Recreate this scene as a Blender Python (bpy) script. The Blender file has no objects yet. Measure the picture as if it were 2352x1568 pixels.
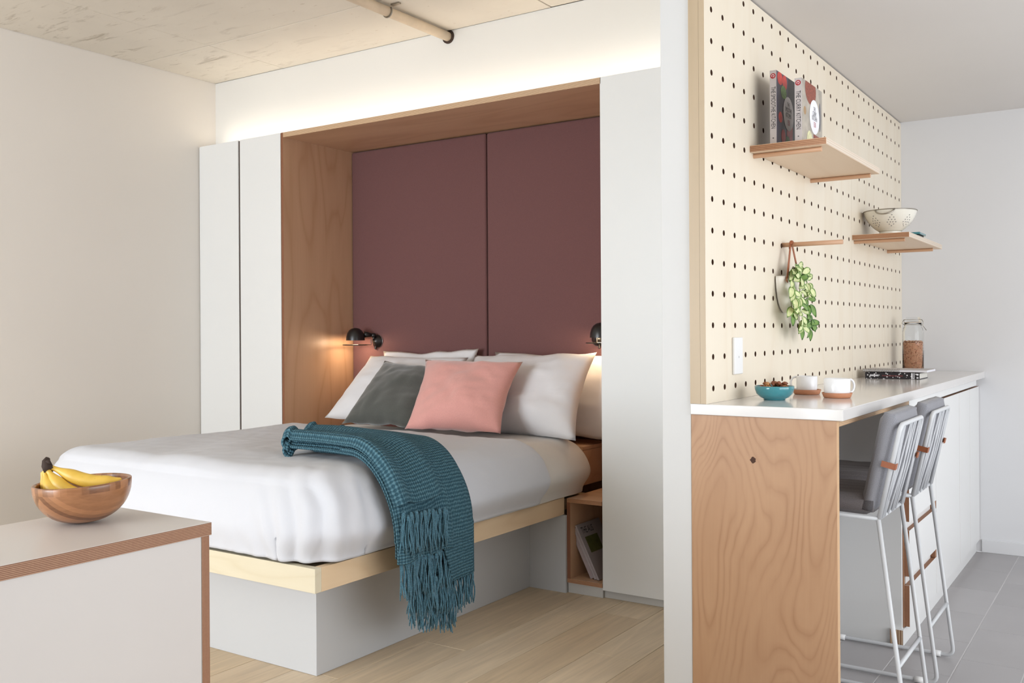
import bpy, bmesh, math, random
from mathutils import Vector, Matrix, noise
random.seed(7)
S = bpy.context.scene
COL = S.collection
PI = math.pi

# ------------------------------------------------------------------ camera
YAW, ROLL = 0.5897, -0.0061
F = Vector((-math.sin(YAW), math.cos(YAW), 0)); R = Vector((math.cos(YAW), math.sin(YAW), 0)); U = Vector((0, 0, 1))
c_, s_ = math.cos(ROLL), math.sin(ROLL)
R2 = c_ * R + s_ * U; U2 = -s_ * R + c_ * U
cam = bpy.data.cameras.new('camera'); camo = bpy.data.objects.new('camera', cam); COL.objects.link(camo)
m = Matrix((R2, U2, -F)).transposed().to_4x4(); m.translation = Vector((0, 0, 1.15))
camo.matrix_world = m
cam.sensor_width = 36.0; cam.lens = 36.0 * 2186.32 / 2352
cam.shift_y = -23.58 / 2352; cam.clip_start = 0.05
S.camera = camo

# ------------------------------------------------------------------ world, lights, exposure
S.view_settings.view_transform = 'Standard'; S.view_settings.look = 'None'
S.view_settings.gamma = 1; S.view_settings.use_curve_mapping = False
S.view_settings.exposure = 0.30
W = bpy.data.worlds.new('World'); S.world = W; W.use_nodes = True
bg = W.node_tree.nodes['Background']; bg.inputs[0].default_value = (0.93, 0.96, 1.0, 1); bg.inputs[1].default_value = 1.0

def area(name, loc, target, sx, sy, power, col):
    l = bpy.data.lights.new(name, 'AREA'); l.shape = 'RECTANGLE'; l.size = sx; l.size_y = sy; l.energy = power; l.color = col
    o = bpy.data.objects.new(name, l); COL.objects.link(o); o.location = loc
    o.rotation_euler = (Vector(target) - Vector(loc)).to_track_quat('-Z', 'Y').to_euler()
    return o
area('daylight_rear_window', (-3.3, -2.75, 1.4), (-3.1, 3, 1.2), 2.4, 2.1, 165, (0.85, 0.93, 1.0))
area('daylight_kitchen_window', (2.85, 2.1, 1.5), (-1.1, 2.7, 1.2), 4.6, 1.7, 98, (0.92, 0.96, 1.0))

# ------------------------------------------------------------------ helpers
ORG = {}
def setp(o, label=None, cat=None, group=None, kind=None):
    if label: o['label'] = label
    if cat: o['category'] = cat
    if group: o['group'] = group
    if kind: o['kind'] = kind
    return o
def thing(name, label, cat, loc, group=None, rot=None):
    o = bpy.data.objects.new(name, None); COL.objects.link(o); o.location = loc; o.empty_display_size = 0.05
    if rot: o.rotation_euler = rot
    ORG[o.name] = Vector(loc)
    return setp(o, label, cat, group)

class MB:
    def __init__(s): s.v = []; s.f = []; s.m = []; s.uv = None
    def add(s, vs, fs, mi=0):
        b = len(s.v); s.v += [Vector(p) for p in vs]
        for i, f in enumerate(fs):
            s.f.append([b + k for k in f]); s.m.append(mi[i] if isinstance(mi, list) else mi)
        return s
    def box(s, x0, x1, y0, y1, z0, z1, thick=None, mi=0, me=1):
        """thick: axis whose faces get mi; the others (edges) get me"""
        vs = [(x, y, z) for z in (z0, z1) for y in (y0, y1) for x in (x0, x1)]
        fs = [(0, 2, 3, 1), (4, 5, 7, 6), (0, 1, 5, 4), (2, 6, 7, 3), (0, 4, 6, 2), (1, 3, 7, 5)]
        ax = 'zzyyxx'
        return s.add(vs, fs, [mi if (thick is None or ax[i] == thick) else me for i in range(6)])
    def obox(s, c, ax, ay, az, mi=0):
        c, ax, ay, az = map(Vector, (c, ax, ay, az))
        vs = [c + ax * i + ay * j + az * k for k in (-1, 1) for j in (-1, 1) for i in (-1, 1)]
        fs = [(0, 2, 3, 1), (4, 5, 7, 6), (0, 1, 5, 4), (2, 6, 7, 3), (0, 4, 6, 2), (1, 3, 7, 5)]
        if ax.cross(ay).dot(az) < 0: fs = [tuple(reversed(f)) for f in fs]
        return s.add(vs, fs, mi)
    def tube(s, pts, r, n=8, mi=0, cap=True, closed=False):
        pts = [Vector(p) for p in pts]; N = len(pts)
        rs = r if isinstance(r, (list, tuple)) else [r] * N
        vs = []; t0 = None
        for i, p in enumerate(pts):
            if closed: t = (pts[(i + 1) % N] - pts[i - 1]).normalized()
            else: t = (pts[min(i + 1, N - 1)] - pts[max(i - 1, 0)]).normalized()
            if t0 is None:
                a = t.orthogonal().normalized()
            else:
                a = (a - t * a.dot(t))
                a = a.normalized() if a.length > 1e-6 else t.orthogonal().normalized()
            b = t.cross(a); t0 = t
            for k in range(n):
                g = 2 * PI * k / n; vs.append(p + (a * math.cos(g) + b * math.sin(g)) * rs[i])
        fs = []
        for i in range(N if closed else N - 1):
            j = (i + 1) % N
            for k in range(n):
                fs.append((i * n + k, i * n + (k + 1) % n, j * n + (k + 1) % n, j * n + k))
        if cap and not closed:
            fs.append(tuple(reversed(range(n)))); fs.append(tuple(range((N - 1) * n, N * n)))
        return s.add(vs, fs, mi)
    def lathe(s, prof, c=(0, 0, 0), n=32, mi=0, rot=None):
        c = Vector(c); vs = []; fs = []; M = len(prof); mm = []
        for r, z in prof:
            for k in range(n):
                g = 2 * PI * k / n; p = Vector((r * math.cos(g), r * math.sin(g), z))
                if rot: p = rot @ p
                vs.append(c + p)
        for i in range(M - 1):
            for k in range(n):
                fs.append((i * n + k, i * n + (k + 1) % n, (i + 1) * n + (k + 1) % n, (i + 1) * n + k))
                mm.append(mi[i] if isinstance(mi, list) else mi)
        return s.add(vs, fs, mm)
    def disc(s, c, r, nrm, n=24, mi=0):
        nrm = Vector(nrm).normalized(); a = nrm.orthogonal().normalized(); b = nrm.cross(a)
        return s.add([Vector(c) + (a * math.cos(2 * PI * k / n) + b * math.sin(2 * PI * k / n)) * r for k in range(n)], [tuple(range(n))], mi)
    def build(s, name, mats, parent=None, smooth=False, bevel=0, local=False, seg=2, solid=0, sub=0):
        me = bpy.data.meshes.new(name)
        o = bpy.data.objects.new(name, me)
        org = Vector((0, 0, 0)) if (parent is None or local) else ORG[parent.name]
        me.from_pydata([p - org for p in s.v], [], s.f)
        for mt in (mats if isinstance(mats, (list, tuple)) else [mats]): me.materials.append(mt)
        me.polygons.foreach_set('material_index', s.m)
        if s.uv:
            l = me.uv_layers.new(name='UVMap')
            for lp in me.loops: l.data[lp.index].uv = s.uv[lp.vertex_index]
        if smooth:
            me.polygons.foreach_set('use_smooth', [True] * len(me.polygons))
        if bevel:
            bm = bmesh.new(); bm.from_mesh(me)
            es = [e for e in bm.edges if len(e.link_faces) == 2 and e.calc_face_angle(0) > 0.6]
            bmesh.ops.bevel(bm, geom=es, offset=bevel, segments=seg, profile=0.5, affect='EDGES', clamp_overlap=True)
            bm.to_mesh(me); bm.free()
        me.update()
        COL.objects.link(o)
        if parent is not None: o.parent = parent
        ORG[o.name] = org if parent is not None else Vector((0, 0, 0))
        if solid:
            md = o.modifiers.new('thick', 'SOLIDIFY'); md.thickness = solid; md.offset = 0
        if sub:
            md = o.modifiers.new('sub', 'SUBSURF'); md.levels = sub; md.render_levels = sub
        return o
def struct(o, label=None, cat=None):
    o['kind'] = 'structure'
    if label: o['label'] = label
    if cat: o['category'] = cat
    return o
def copy_thing(root, loc, label, group=None):
    r = root.copy(); COL.objects.link(r); r.location = loc; r['label'] = label
    if group: r['group'] = group
    for ch in list(root.children):
        c = ch.copy(); COL.objects.link(c); c.parent = r
        for g in list(ch.children):
            d = g.copy(); COL.objects.link(d); d.parent = c
    return r
def text_part(name, body, mat, parent, origin, xdir, ydir, size, sx=1.0, align='CENTER', depth=0.0003):
    cu = bpy.data.curves.new(name, 'FONT'); cu.body = body; cu.size = 1.0; cu.align_x = align; cu.align_y = 'CENTER'; cu.resolution_u = 3
    tmp = bpy.data.objects.new('tmp_text', cu); COL.objects.link(tmp)
    dg = bpy.context.evaluated_depsgraph_get(); dg.update()
    me = bpy.data.meshes.new_from_object(tmp.evaluated_get(dg))
    bpy.data.objects.remove(tmp); bpy.data.curves.remove(cu)
    org = ORG[parent.name]; x = Vector(xdir).normalized(); y = Vector(ydir).normalized(); n = x.cross(y)
    for v in me.vertices:
        v.co = Vector(origin) - org + x * v.co.x * size * sx + y * v.co.y * size + n * depth
    me.name = name; me.materials.clear(); me.materials.append(mat)
    for p in me.polygons: p.material_index = 0
    o = bpy.data.objects.new(name, me); COL.objects.link(o); o.parent = parent; ORG[o.name] = org
    return o

# ------------------------------------------------------------------ materials
def lin(c):
    return tuple(((v / 255) / 12.92 if v / 255 <= 0.04045 else ((v / 255 + 0.055) / 1.055) ** 2.4) for v in c) + (1,)
class NT:
    def __init__(s, name):
        s.mat = bpy.data.materials.new(name); s.mat.use_nodes = True
        s.t = s.mat.node_tree; s.b = s.t.nodes['Principled BSDF']
    def n(s, typ, **k):
        nd = s.t.nodes.new(typ)
        for a, v in k.items():
            if a.startswith('i_'): nd.inputs[int(a[2:]) if a[2:].isdigit() else a[2:]].default_value = v
            else: setattr(nd, a, v)
        return nd
    def l(s, a, b): s.t.links.new(a, b)
    def coord(s, scale=(1, 1, 1), kind='Object', rot=(0, 0, 0), loc=(0, 0, 0)):
        tc = s.n('ShaderNodeTexCoord'); mp = s.n('ShaderNodeMapping')
        mp.inputs['Scale'].default_value = scale; mp.inputs['Rotation'].default_value = rot; mp.inputs['Location'].default_value = loc
        s.l(tc.outputs[kind], mp.inputs[0]); return mp.outputs[0]
    def noise(s, vec, scale, detail=2, rough=0.5, dist=0):
        nd = s.n('ShaderNodeTexNoise'); nd.inputs['Scale'].default_value = scale; nd.inputs['Detail'].default_value = detail
        nd.inputs['Roughness'].default_value = rough; nd.inputs['Distortion'].default_value = dist
        s.l(vec, nd.inputs['Vector']); return nd.outputs['Fac']
    def math(s, op, a, b=None):
        nd = s.n('ShaderNodeMath', operation=op)
        for i, v in enumerate((a, b)):
            if v is None: continue
            if isinstance(v, (int, float)): nd.inputs[i].default_value = v
            else: s.l(v, nd.inputs[i])
        return nd.outputs[0]
    def ramp(s, fac, stops):
        r = s.n('ShaderNodeValToRGB'); e = r.color_ramp.elements
        while len(e) < len(stops): e.new(0.5)
        for i, (p, c) in enumerate(stops): e[i].position = p; e[i].color = c
        s.l(fac, r.inputs[0]); return r.outputs[0]
    def mix(s, fac, a, b, mode='MIX'):
        nd = s.n('ShaderNodeMix', data_type='RGBA', blend_type=mode)
        for i, v in ((0, fac), (6, a), (7, b)):
            if isinstance(v, (int, float, tuple)): nd.inputs[i].default_value = v
            else: s.l(v, nd.inputs[i])
        return nd.outputs[2]
    def base(s, c):
        if isinstance(c, tuple): s.b.inputs['Base Color'].default_value = c
        else: s.l(c, s.b.inputs['Base Color'])
    def bump(s, h, strength=0.2, dist=0.01):
        nd = s.n('ShaderNodeBump'); nd.inputs['Strength'].default_value = strength; nd.inputs['Distance'].default_value = dist
        s.l(h, nd.inputs['Height']); s.l(nd.outputs[0], s.b.inputs['Normal'])
def plain(name, c, rough=0.5, var=0.03, vs=3, bump=0.0, bs=80, spec=0.5, metal=0, coat=0):
    t = NT(name); co = lin(c); v = t.coord()
    a = tuple(x * (1 - var) for x in co[:3]) + (1,); b = tuple(min(1, x * (1 + var)) for x in co[:3]) + (1,)
    t.base(t.ramp(t.noise(v, vs, 3), [(0.3, a), (0.7, b)]))
    t.b.inputs['Roughness'].default_value = rough; t.b.inputs['Specular IOR Level'].default_value = spec
    t.b.inputs['Metallic'].default_value = metal; t.b.inputs['Coat Weight'].default_value = coat
    if bump: t.bump(t.noise(v, bs, 2), bump, 0.003)
    return t.mat
def ply(name, base, dark, grain='z', freq=9, rough=0.42, contrast=0.55, off=(0, 0, 0), ns=1.6):
    st = {'x': (0.35, 1.6, 1.6), 'y': (1.6, 0.35, 1.6), 'z': (1.6, 1.6, 0.35)}[grain]
    fs = {'x': (2, 90, 90), 'y': (90, 2, 90), 'z': (90, 90, 2)}[grain]
    t = NT(name); v = t.coord(st, loc=off)
    n1 = t.noise(v, ns, 2.0, 0.45, 0.5)
    band = t.math('PINGPONG', t.math('MULTIPLY', n1, freq), 0.5)
    k = t.ramp(band, [(0.0, (1, 1, 1, 1)), (0.16, (0.35, 0.35, 0.35, 1)), (0.5, (0, 0, 0, 1))])
    fine = t.noise(t.coord(fs), 1.0, 3, 0.6)
    k2 = t.math('ADD', t.math('MULTIPLY', k, contrast), t.math('MULTIPLY', fine, 0.35))
    col = t.mix(k2, lin(base), lin(dark))
    big = t.noise(t.coord((1, 1, 1)), 1.3, 2)
    col = t.mix(t.math('MULTIPLY', big, 0.35), col, lin(tuple(min(255, int(x * 1.05)) for x in base)))
    t.base(col); t.b.inputs['Roughness'].default_value = rough
    t.bump(fine, 0.05, 0.002)
    return t.mat
def flame(name, base, dark):
    t = NT(name); v = t.coord((2.6, 2.6, 0.85), loc=(0.55, 0.0, 0.35))
    warp = t.n('ShaderNodeTexNoise'); warp.inputs['Scale'].default_value = 2.2; warp.inputs['Detail'].default_value = 3; t.l(v, warp.inputs['Vector'])
    vv = t.n('ShaderNodeVectorMath', operation='MULTIPLY_ADD'); t.l(warp.outputs['Color'], vv.inputs[0]); vv.inputs[1].default_value = (0.22, 0.22, 0.22); t.l(v, vv.inputs[2])
    n1 = t.noise(vv.outputs[0], 1.25, 1.0, 0.4, 0.2)
    band = t.math('PINGPONG', t.math('MULTIPLY', n1, 36), 0.5)
    k = t.ramp(band, [(0.0, (1, 1, 1, 1)), (0.10, (0.5, 0.5, 0.5, 1)), (0.32, (0, 0, 0, 1))])
    amt = t.ramp(t.noise(t.coord((3, 3, 2)), 2.0, 2), [(0.35, (0.05,) * 3 + (1,)), (0.7, (0.42,) * 3 + (1,))])
    fine = t.noise(t.coord((110, 110, 4)), 1.0, 3, 0.6)
    blotch = t.noise(t.coord((4, 4, 1.4)), 1.6, 4, 0.6)
    k2 = t.math('ADD', t.math('MULTIPLY', k, amt), t.math('MULTIPLY', fine, 0.16))
    k2 = t.math('ADD', k2, t.math('MULTIPLY', t.math('SUBTRACT', blotch, 0.35), 0.55))
    t.base(t.mix(k2, lin(base), lin(dark))); t.b.inputs['Roughness'].default_value = 0.42
    t.bump(fine, 0.05, 0.002)
    return t.mat
def edge(name, light, dark, axis='z', period=0.0042, duty=0.5, rough=0.55):
    t = NT(name); tc = t.n('ShaderNodeTexCoord'); sp = t.n('ShaderNodeSeparateXYZ'); t.l(tc.outputs['Object'], sp.inputs[0])
    c = sp.outputs['xyz'.index(axis)]
    fr = t.math('FRACT', t.math('DIVIDE', c, period))
    k = t.ramp(fr, [(0.0, lin(dark)), (duty, lin(dark)), (duty + 0.12, lin(light)), (1.0, lin(light))])
    n = t.noise(t.coord((6, 6, 6)), 30, 3)
    t.base(t.mix(t.math('MULTIPLY', n, 0.5), k, lin(dark))); t.b.inputs['Roughness'].default_value = rough
    return t.mat
def fabric(name, c, scale=900, var=0.12, rough=0.9, bump=0.25, stretch=(1, 1, 1), sheen=0.2, sp=0.2):
    t = NT(name); v = t.coord(stretch); co = lin(c)
    n = t.noise(v, scale, 2, 0.7)
    a = tuple(x * (1 - var) for x in co[:3]) + (1,); b = tuple(min(1, x * (1 + var)) for x in co[:3]) + (1,)
    t.base(t.ramp(n, [(0.35, a), (0.65, b)])); t.b.inputs['Roughness'].default_value = rough
    t.b.inputs['Sheen Weight'].default_value = sheen; t.b.inputs['Specular IOR Level'].default_value = sp
    t.bump(n, bump, 0.0015)
    return t.mat
def emit(name, c, strength):
    t = NT(name); t.base((0.9, 0.9, 0.9, 1)); t.b.inputs['Emission Color'].default_value = c; t.b.inputs['Emission Strength'].default_value = strength
    return t.mat

white_paint = plain('white_paint', (221, 219, 215), 0.75, 0.01, 2)
pillar_paint = plain('pillar_white_paint', (216, 216, 216), 0.75, 0.01, 2)
left_paint = plain('warm_white_paint', (231, 225, 218), 0.8, 0.015, 1.2)
kitchen_paint = plain('kitchen_white_paint', (228, 228, 230), 0.75, 0.01, 2)
ceil_paint = plain('ceiling_paint', (226, 222, 219), 0.85, 0.01, 2)
lam_white = plain('white_laminate', (231, 231, 230), 0.38, 0.008, 2)
lam_grey = plain('pale_grey_laminate', (194, 195, 197), 0.45, 0.01, 2)
lam_bench = plain('stone_grey_laminate', (212, 207, 204), 0.3, 0.01, 2)
plinth_grey = plain('plinth_grey', (196, 193, 189), 0.5, 0.01, 2)
dark_gap = plain('dark_gap', (60, 44, 34), 0.8, 0.05)
birch_niche = ply('birch_plywood_warm', (214, 176, 144), (188, 144, 110), 'z', 10)
birch_niche_x = ply('birch_plywood_warm_lengthwise', (212, 174, 142), (188, 144, 110), 'x', 8)
birch_end = flame('birch_plywood_flame', (190, 150, 115), (140, 92, 58))
birch_pale = ply('birch_plywood_pale', (235, 225, 207), (226, 211, 188), 'z', 6, contrast=0.45)
birch_frame = ply('birch_frame_pale', (190, 170, 142), (176, 154, 124), 'z', 5)
birch_shelf = ply('birch_shelf', (232, 208, 182), (218, 188, 160), 'y', 5, contrast=0.4)
ash_rail_x = ply('ash_rail_crosswise', (216, 206, 182), (203, 189, 160), 'x', 16, contrast=0.5)
ash_rail_y = ply('ash_rail_lengthwise', (224, 198, 164), (206, 174, 136), 'y', 14, contrast=0.5)
ply_brown = edge('phenolic_ply_edge', (196, 158, 128), (126, 84, 62), 'z', 0.0034)
ply_brown_y = edge('phenolic_ply_edge_upright', (190, 148, 118), (128, 84, 60), 'y', 0.0034)
ply_brown_x = edge('phenolic_ply_edge_front', (186, 140, 108), (128, 84, 58), 'x', 0.0036)
ply_light_z = edge('birch_ply_edge', (222, 196, 164), (178, 142, 108), 'z', 0.0044)
ply_light_x = edge('birch_ply_edge_upright', (160, 104, 72), (116, 72, 48), 'x', 0.005)
ply_light_y = edge('birch_ply_edge_side', (228, 196, 158), (196, 156, 116), 'y', 0.005)
shelf_edge = edge('shelf_ply_edge', (206, 160, 122), (146, 98, 68), 'z', 0.0052)
pale_edge = edge('pale_ply_edge', (232, 220, 206), (214, 196, 176), 'z', 0.0075)
dowel_wood = ply('beech_dowel', (214, 172, 140), (190, 146, 112), 'x', 5)
maroon = fabric('maroon_upholstery', (117, 82, 81), 700, 0.10, 0.95, 0.2, sheen=0.1)
linen = fabric('white_cotton', (207, 208, 214), 1200, 0.02, 0.9, 0.08, sheen=0.1)
pillow_white = fabric('white_pillowcase', (232, 231, 234), 1200, 0.02, 0.9, 0.08, sheen=0.1)
sheet_cream = fabric('white_cotton_sheet', (218, 213, 207), 1200, 0.02, 0.9, 0.08, sheen=0.1)
dark_green = fabric('charcoal_green_velvet', (78, 80, 76), 300, 0.12, 0.85, 0.1, sheen=0.6)
pinkm = fabric('pink_velvet', (222, 160, 152), 300, 0.05, 0.8, 0.08, sheen=0.6)
black_metal = plain('black_enamel', (24, 22, 24), 0.32, 0.05, 4, spec=0.6)
chrome = plain('chrome', (190, 188, 186), 0.18, 0.02, 4, metal=1)
shade_inner = plain('cream_enamel', (240, 230, 205), 0.5, 0.01)
bulb_glow = emit('bulb_glow', (1.0, 0.78, 0.5, 1), 9)
led_glow = emit('led_glow', (1.0, 0.90, 0.75, 1), 15)
stool_metal = plain('pale_grey_powdercoat', (206, 208, 211), 0.4, 0.015, 6)
cord_grey = plain('pale_grey_cord', (196, 198, 202), 0.75, 0.03, 60, 0.1, 300)
cushion_grey = fabric('grey_felt', (142, 142, 148), 500, 0.16, 0.95, 0.35)
planter_cream = plain('planter_cream', (238, 232, 220), 0.55, 0.01)
cushion_dark = fabric('dark_grey_felt', (126, 121, 123), 500, 0.2, 0.95, 0.35)
leather = plain('tan_leather', (158, 92, 58), 0.5, 0.08, 40, 0.1, 200)
plastic_white = plain('white_plastic', (240, 240, 240), 0.35, 0.005)
stone_white = plain('white_stone', (224, 221, 219), 0.12, 0.008, 4, spec=0.5)
ceramic = plain('white_ceramic', (240, 240, 242), 0.2, 0.005, spec=0.5)
cork = plain('terracotta_cork', (186, 126, 92), 0.6, 0.07, 60)
teal_glaze = plain('teal_glaze', (58, 132, 142), 0.15, 0.08, 12, spec=0.6, coat=0.3)
cream_enamel = plain('cream_enamel_outer', (238, 234, 222), 0.22, 0.005)
steel = plain('brushed_steel', (168, 162, 152), 0.3, 0.03, 8, metal=1)
paper = plain('paper_edges', (232, 228, 220), 0.8, 0.02)
ink_black = plain('ink_black', (30, 30, 34), 0.6, 0.02)
ink_red = plain('ink_red', (176, 38, 46), 0.5, 0.03)
ink_grey = plain('ink_grey', (120, 118, 122), 0.6, 0.02)

def concrete_mat():
    t = NT('board_marked_concrete'); v = t.coord()
    a = t.noise(v, 1.1, 4, 0.6, 0.3); b = t.noise(t.coord((2, 9, 9)), 2.2, 5, 0.65, 0.6)
    col = t.ramp(a, [(0.25, lin(203 and (216, 208, 196))), (0.75, lin((232, 224, 211)))])
    stain = t.ramp(b, [(0.56, (0, 0, 0, 1)), (0.70, (1, 1, 1, 1))])
    spx = t.n('ShaderNodeSeparateXYZ'); tc = t.n('ShaderNodeTexCoord'); t.l(tc.outputs['Object'], spx.inputs[0])
    side = t.ramp(t.math('ADD', t.math('MULTIPLY', spx.outputs[0], -0.8), -2.55), [(0.0, (0.05,) * 3 + (1,)), (1.0, (0.75,) * 3 + (1,))])
    col = t.mix(t.math('MULTIPLY', stain, side), col, lin((168, 156, 138)))
    pits = t.ramp(t.noise(t.coord((3, 8, 8)), 7, 2, 0.5), [(0.70, (0, 0, 0, 1)), (0.76, (1, 1, 1, 1))])
    col = t.mix(t.math('MULTIPLY', pits, 0.4), col, lin((176, 156, 130)))
    t.base(col); t.b.inputs['Roughness'].default_value = 0.9; t.bump(t.noise(v, 18, 4, 0.6), 0.15, 0.004)
    return t.mat
concrete = concrete_mat()
def plank_mats():
    out = []
    for i, c in enumerate([(220, 198, 168), (213, 190, 158), (224, 204, 176), (216, 194, 164)]):
        t = NT('oak_plank_%s' % 'abcd'[i]); v = t.coord((14, 0.8, 14), loc=(i * 3.1, i * 1.7, 0))
        n = t.noise(v, 2.2, 5, 0.6, 1.4)
        d = tuple(int(x * 0.90) for x in c)
        col = t.ramp(n, [(0.3, lin(d)), (0.7, lin(c))])
        kn = t.ramp(t.noise(t.coord((5, 2.2, 5), loc=(i * 5.0, 2.0, 0)), 1.3, 1), [(0.76, (0, 0, 0, 1)), (0.80, (1, 1, 1, 1))])
        col = t.mix(t.math('MULTIPLY', kn, 0.45), col, lin((140, 112, 84)))
        t.base(col); t.b.inputs['Roughness'].default_value = 0.5; t.b.inputs['Specular IOR Level'].default_value = 0.35
        t.bump(n, 0.06, 0.002); out.append(t.mat)
    return out
oak = plank_mats()
tile_mats = [plain('grey_porcelain_%s' % 'abc'[i], c, 0.42, 0.03, 5) for i, c in enumerate([(170, 167, 168), (167, 164, 165), (173, 170, 171)])]
grout = plain('pale_grout', (208, 206, 206), 0.9, 0.03, 20)

# ------------------------------------------------------------------ room shell
XL, YB, YE = -4.62, 3.74, 5.42
CEIL, KCEIL = 2.635, 2.258
struct(MB().box(XL - 0.12, XL, -3.0, 4.4, 0, 2.9).build('wall_left', left_paint), 'warm white painted wall beside the white wardrobe', 'wall')
b = MB(); b.box(XL, -1.25, YB, 4.4, 2.242, CEIL); b.box(XL, -1.25, 4.24, 4.4, 0, 2.242)
struct(b.build('wall_back', white_paint), 'white bulkhead wall above the wardrobes and bed alcove', 'wall')
struct(MB().box(-1.25, -1.155, 2.70, 5.55, 0, CEIL).build('wall_partition', pillar_paint, bevel=0.002), 'white partition wall end between the bed and the kitchenette', 'wall')
b = MB(); b.box(-1.155, 2.7, YE, YE + 0.13, 0, 2.7)
struct(b.build('wall_kitchen_end', kitchen_paint), 'plain white wall closing the kitchen bench', 'wall')
struct(MB().box(-0.72, 2.7, YE - 0.012, YE, 0, 0.065).build('baseboard_kitchen', kitchen_paint, bevel=0.002), 'low white skirting at the foot of the kitchen end wall', 'baseboard')
# right side wall with the kitchen window opening, rear wall with the big window opening
b = MB(); b.box(2.6, 2.72, -3.0, -0.3, 0, 2.7); b.box(2.6, 2.72, 4.5, 5.55, 0, 2.7); b.box(2.6, 2.72, -0.3, 4.5, 0, 0.6); b.box(2.6, 2.72, -0.3, 4.5, 2.4, 2.7)
struct(b.build('wall_right', white_paint), 'white wall with the kitchen window', 'wall')
b = MB(); b.box(XL, -4.5, -2.62, -2.5, 0, 2.7); b.box(-2.1, 2.72, -2.62, -2.5, 0, 2.7); b.box(-4.5, -2.1, -2.62, -2.5, 0, 0.25); b.box(-4.5, -2.1, -2.62, -2.5, 2.45, 2.7)
struct(b.build('wall_rear', white_paint), 'white wall with the big window', 'wall')
alu = plain('window_alu', (90, 90, 92), 0.4, 0.02, metal=0.6)
b = MB()
for x in (-4.5, -3.32, -2.15): b.box(x, x + 0.05, -2.58, -2.53, 0.25, 2.45)
b.box(-4.5, -2.1, -2.58, -2.53, 0.25, 0.3); b.box(-4.5, -2.1, -2.58, -2.53, 2.4, 2.45)
struct(b.build('window_1', alu), 'wide aluminium framed window', 'window')
b = MB()
for y in (-0.3, 1.28, 2.86, 4.45): b.box(2.62, 2.67, y, y + 0.05, 0.6, 2.4)
b.box(2.62, 2.67, -0.3, 4.5, 0.6, 0.65); b.box(2.62, 2.67, -0.3, 4.5, 2.35, 2.4)
struct(b.build('window_2', alu), 'kitchen aluminium framed window', 'window')

# concrete ceiling in formwork panels with recessed joints
ceil_o = struct(MB().box(XL - 0.1, 2.72, -3.0, 4.4, CEIL + 0.012, CEIL + 0.2).build('ceiling', concrete), 'raw concrete slab ceiling over the bed', 'ceiling')
xs = [XL, -4.03, -2.272, -0.51, 1.25, 2.7]; ys = [-2.5, -1.61, -0.4, 0.81, 2.015, 3.222, YB]
for i in range(len(xs) - 1):
    for j in range(len(ys) - 1):
        if xs[i] > -0.6 and ys[j] > 1.9: continue
        g = 0.0025
        o = MB().box(xs[i] + g, xs[i + 1] - g, ys[j] + g, ys[j + 1] - (g if ys[j + 1] < YB else 0.004), CEIL + random.uniform(-0.001, 0.001), CEIL + 0.013).build('slab_panel', concrete, ceil_o, bevel=0.0015, seg=1)
# dropped plaster ceiling over the kitchen bench
b = MB(); b.box(-1.1545, 2.7, 1.7, YE, KCEIL, KCEIL + 0.012); b.box(-1.1545, 2.7, 1.7, 1.712, KCEIL + 0.012, CEIL)
struct(b.build('ceiling_kitchen', ceil_paint), 'lower white plaster ceiling over the kitchen bench', 'ceiling')

# floors
fl = struct(MB().box(XL - 0.1, -1.156, -3.0, 4.4, -0.06, -0.006).build('floor', oak[1]), 'pale oak board floor around the bed', 'floor')
joints = {-1.862: [3.43], -1.672: [2.987], -2.242: [2.755], -1.482: [1.6], -2.052: [1.9, 3.3], -2.432: [2.3], -2.622: [1.55], -2.812: [2.9]}
k = 0; x = -1.102
while x > XL:
    x0 = max(x - 0.19, XL); key = round(x0, 3); x1 = min(x, -1.157)
    js = joints.get(key)
    j0 = js[0] if js else random.uniform(1.0, 2.6)
    cuts = sorted(set([-0.6, YB] + (js or [j0]) + [j0 - 1.9, j0 + 1.9, j0 - 3.8]))
    cuts = [c for c in cuts if -0.6 <= c <= YB]
    for a, c in zip(cuts[:-1], cuts[1:]):
        if c - a < 0.05: continue
        g = 0.0009
        MB().box(x0 + g, x1 - g, a + g, c - g, -0.007, random.uniform(-0.0006, 0.0)).build('plank', oak[random.randrange(4)], fl, bevel=0.0008, seg=1)
        k += 1
    x -= 0.19
kf = struct(MB().box(-1.156, 2.72, -3.0, YE, -0.06, -0.0012).build('floor_kitchen', grout), 'grey porcelain tile floor of the kitchen', 'floor')
tmesh = {}
for i in range(8):
    x0 = -1.15 + 0.2 * i
    off = 3.417 if i % 2 == 0 else 3.617
    n = 0; y = off - 0.4 * 4
    while y < YE:
        a, c = max(y, 1.6), min(y + 0.4, YE)
        if c - a > 0.02:
            MB().box(x0 + 0.0015, x0 + 0.1985, a + 0.0015, c - 0.0015, -0.006, random.uniform(-0.0006, 0.0)).build('tile', tile_mats[random.randrange(3)], kf, bevel=0.001, seg=1)
        y += 0.4

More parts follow.
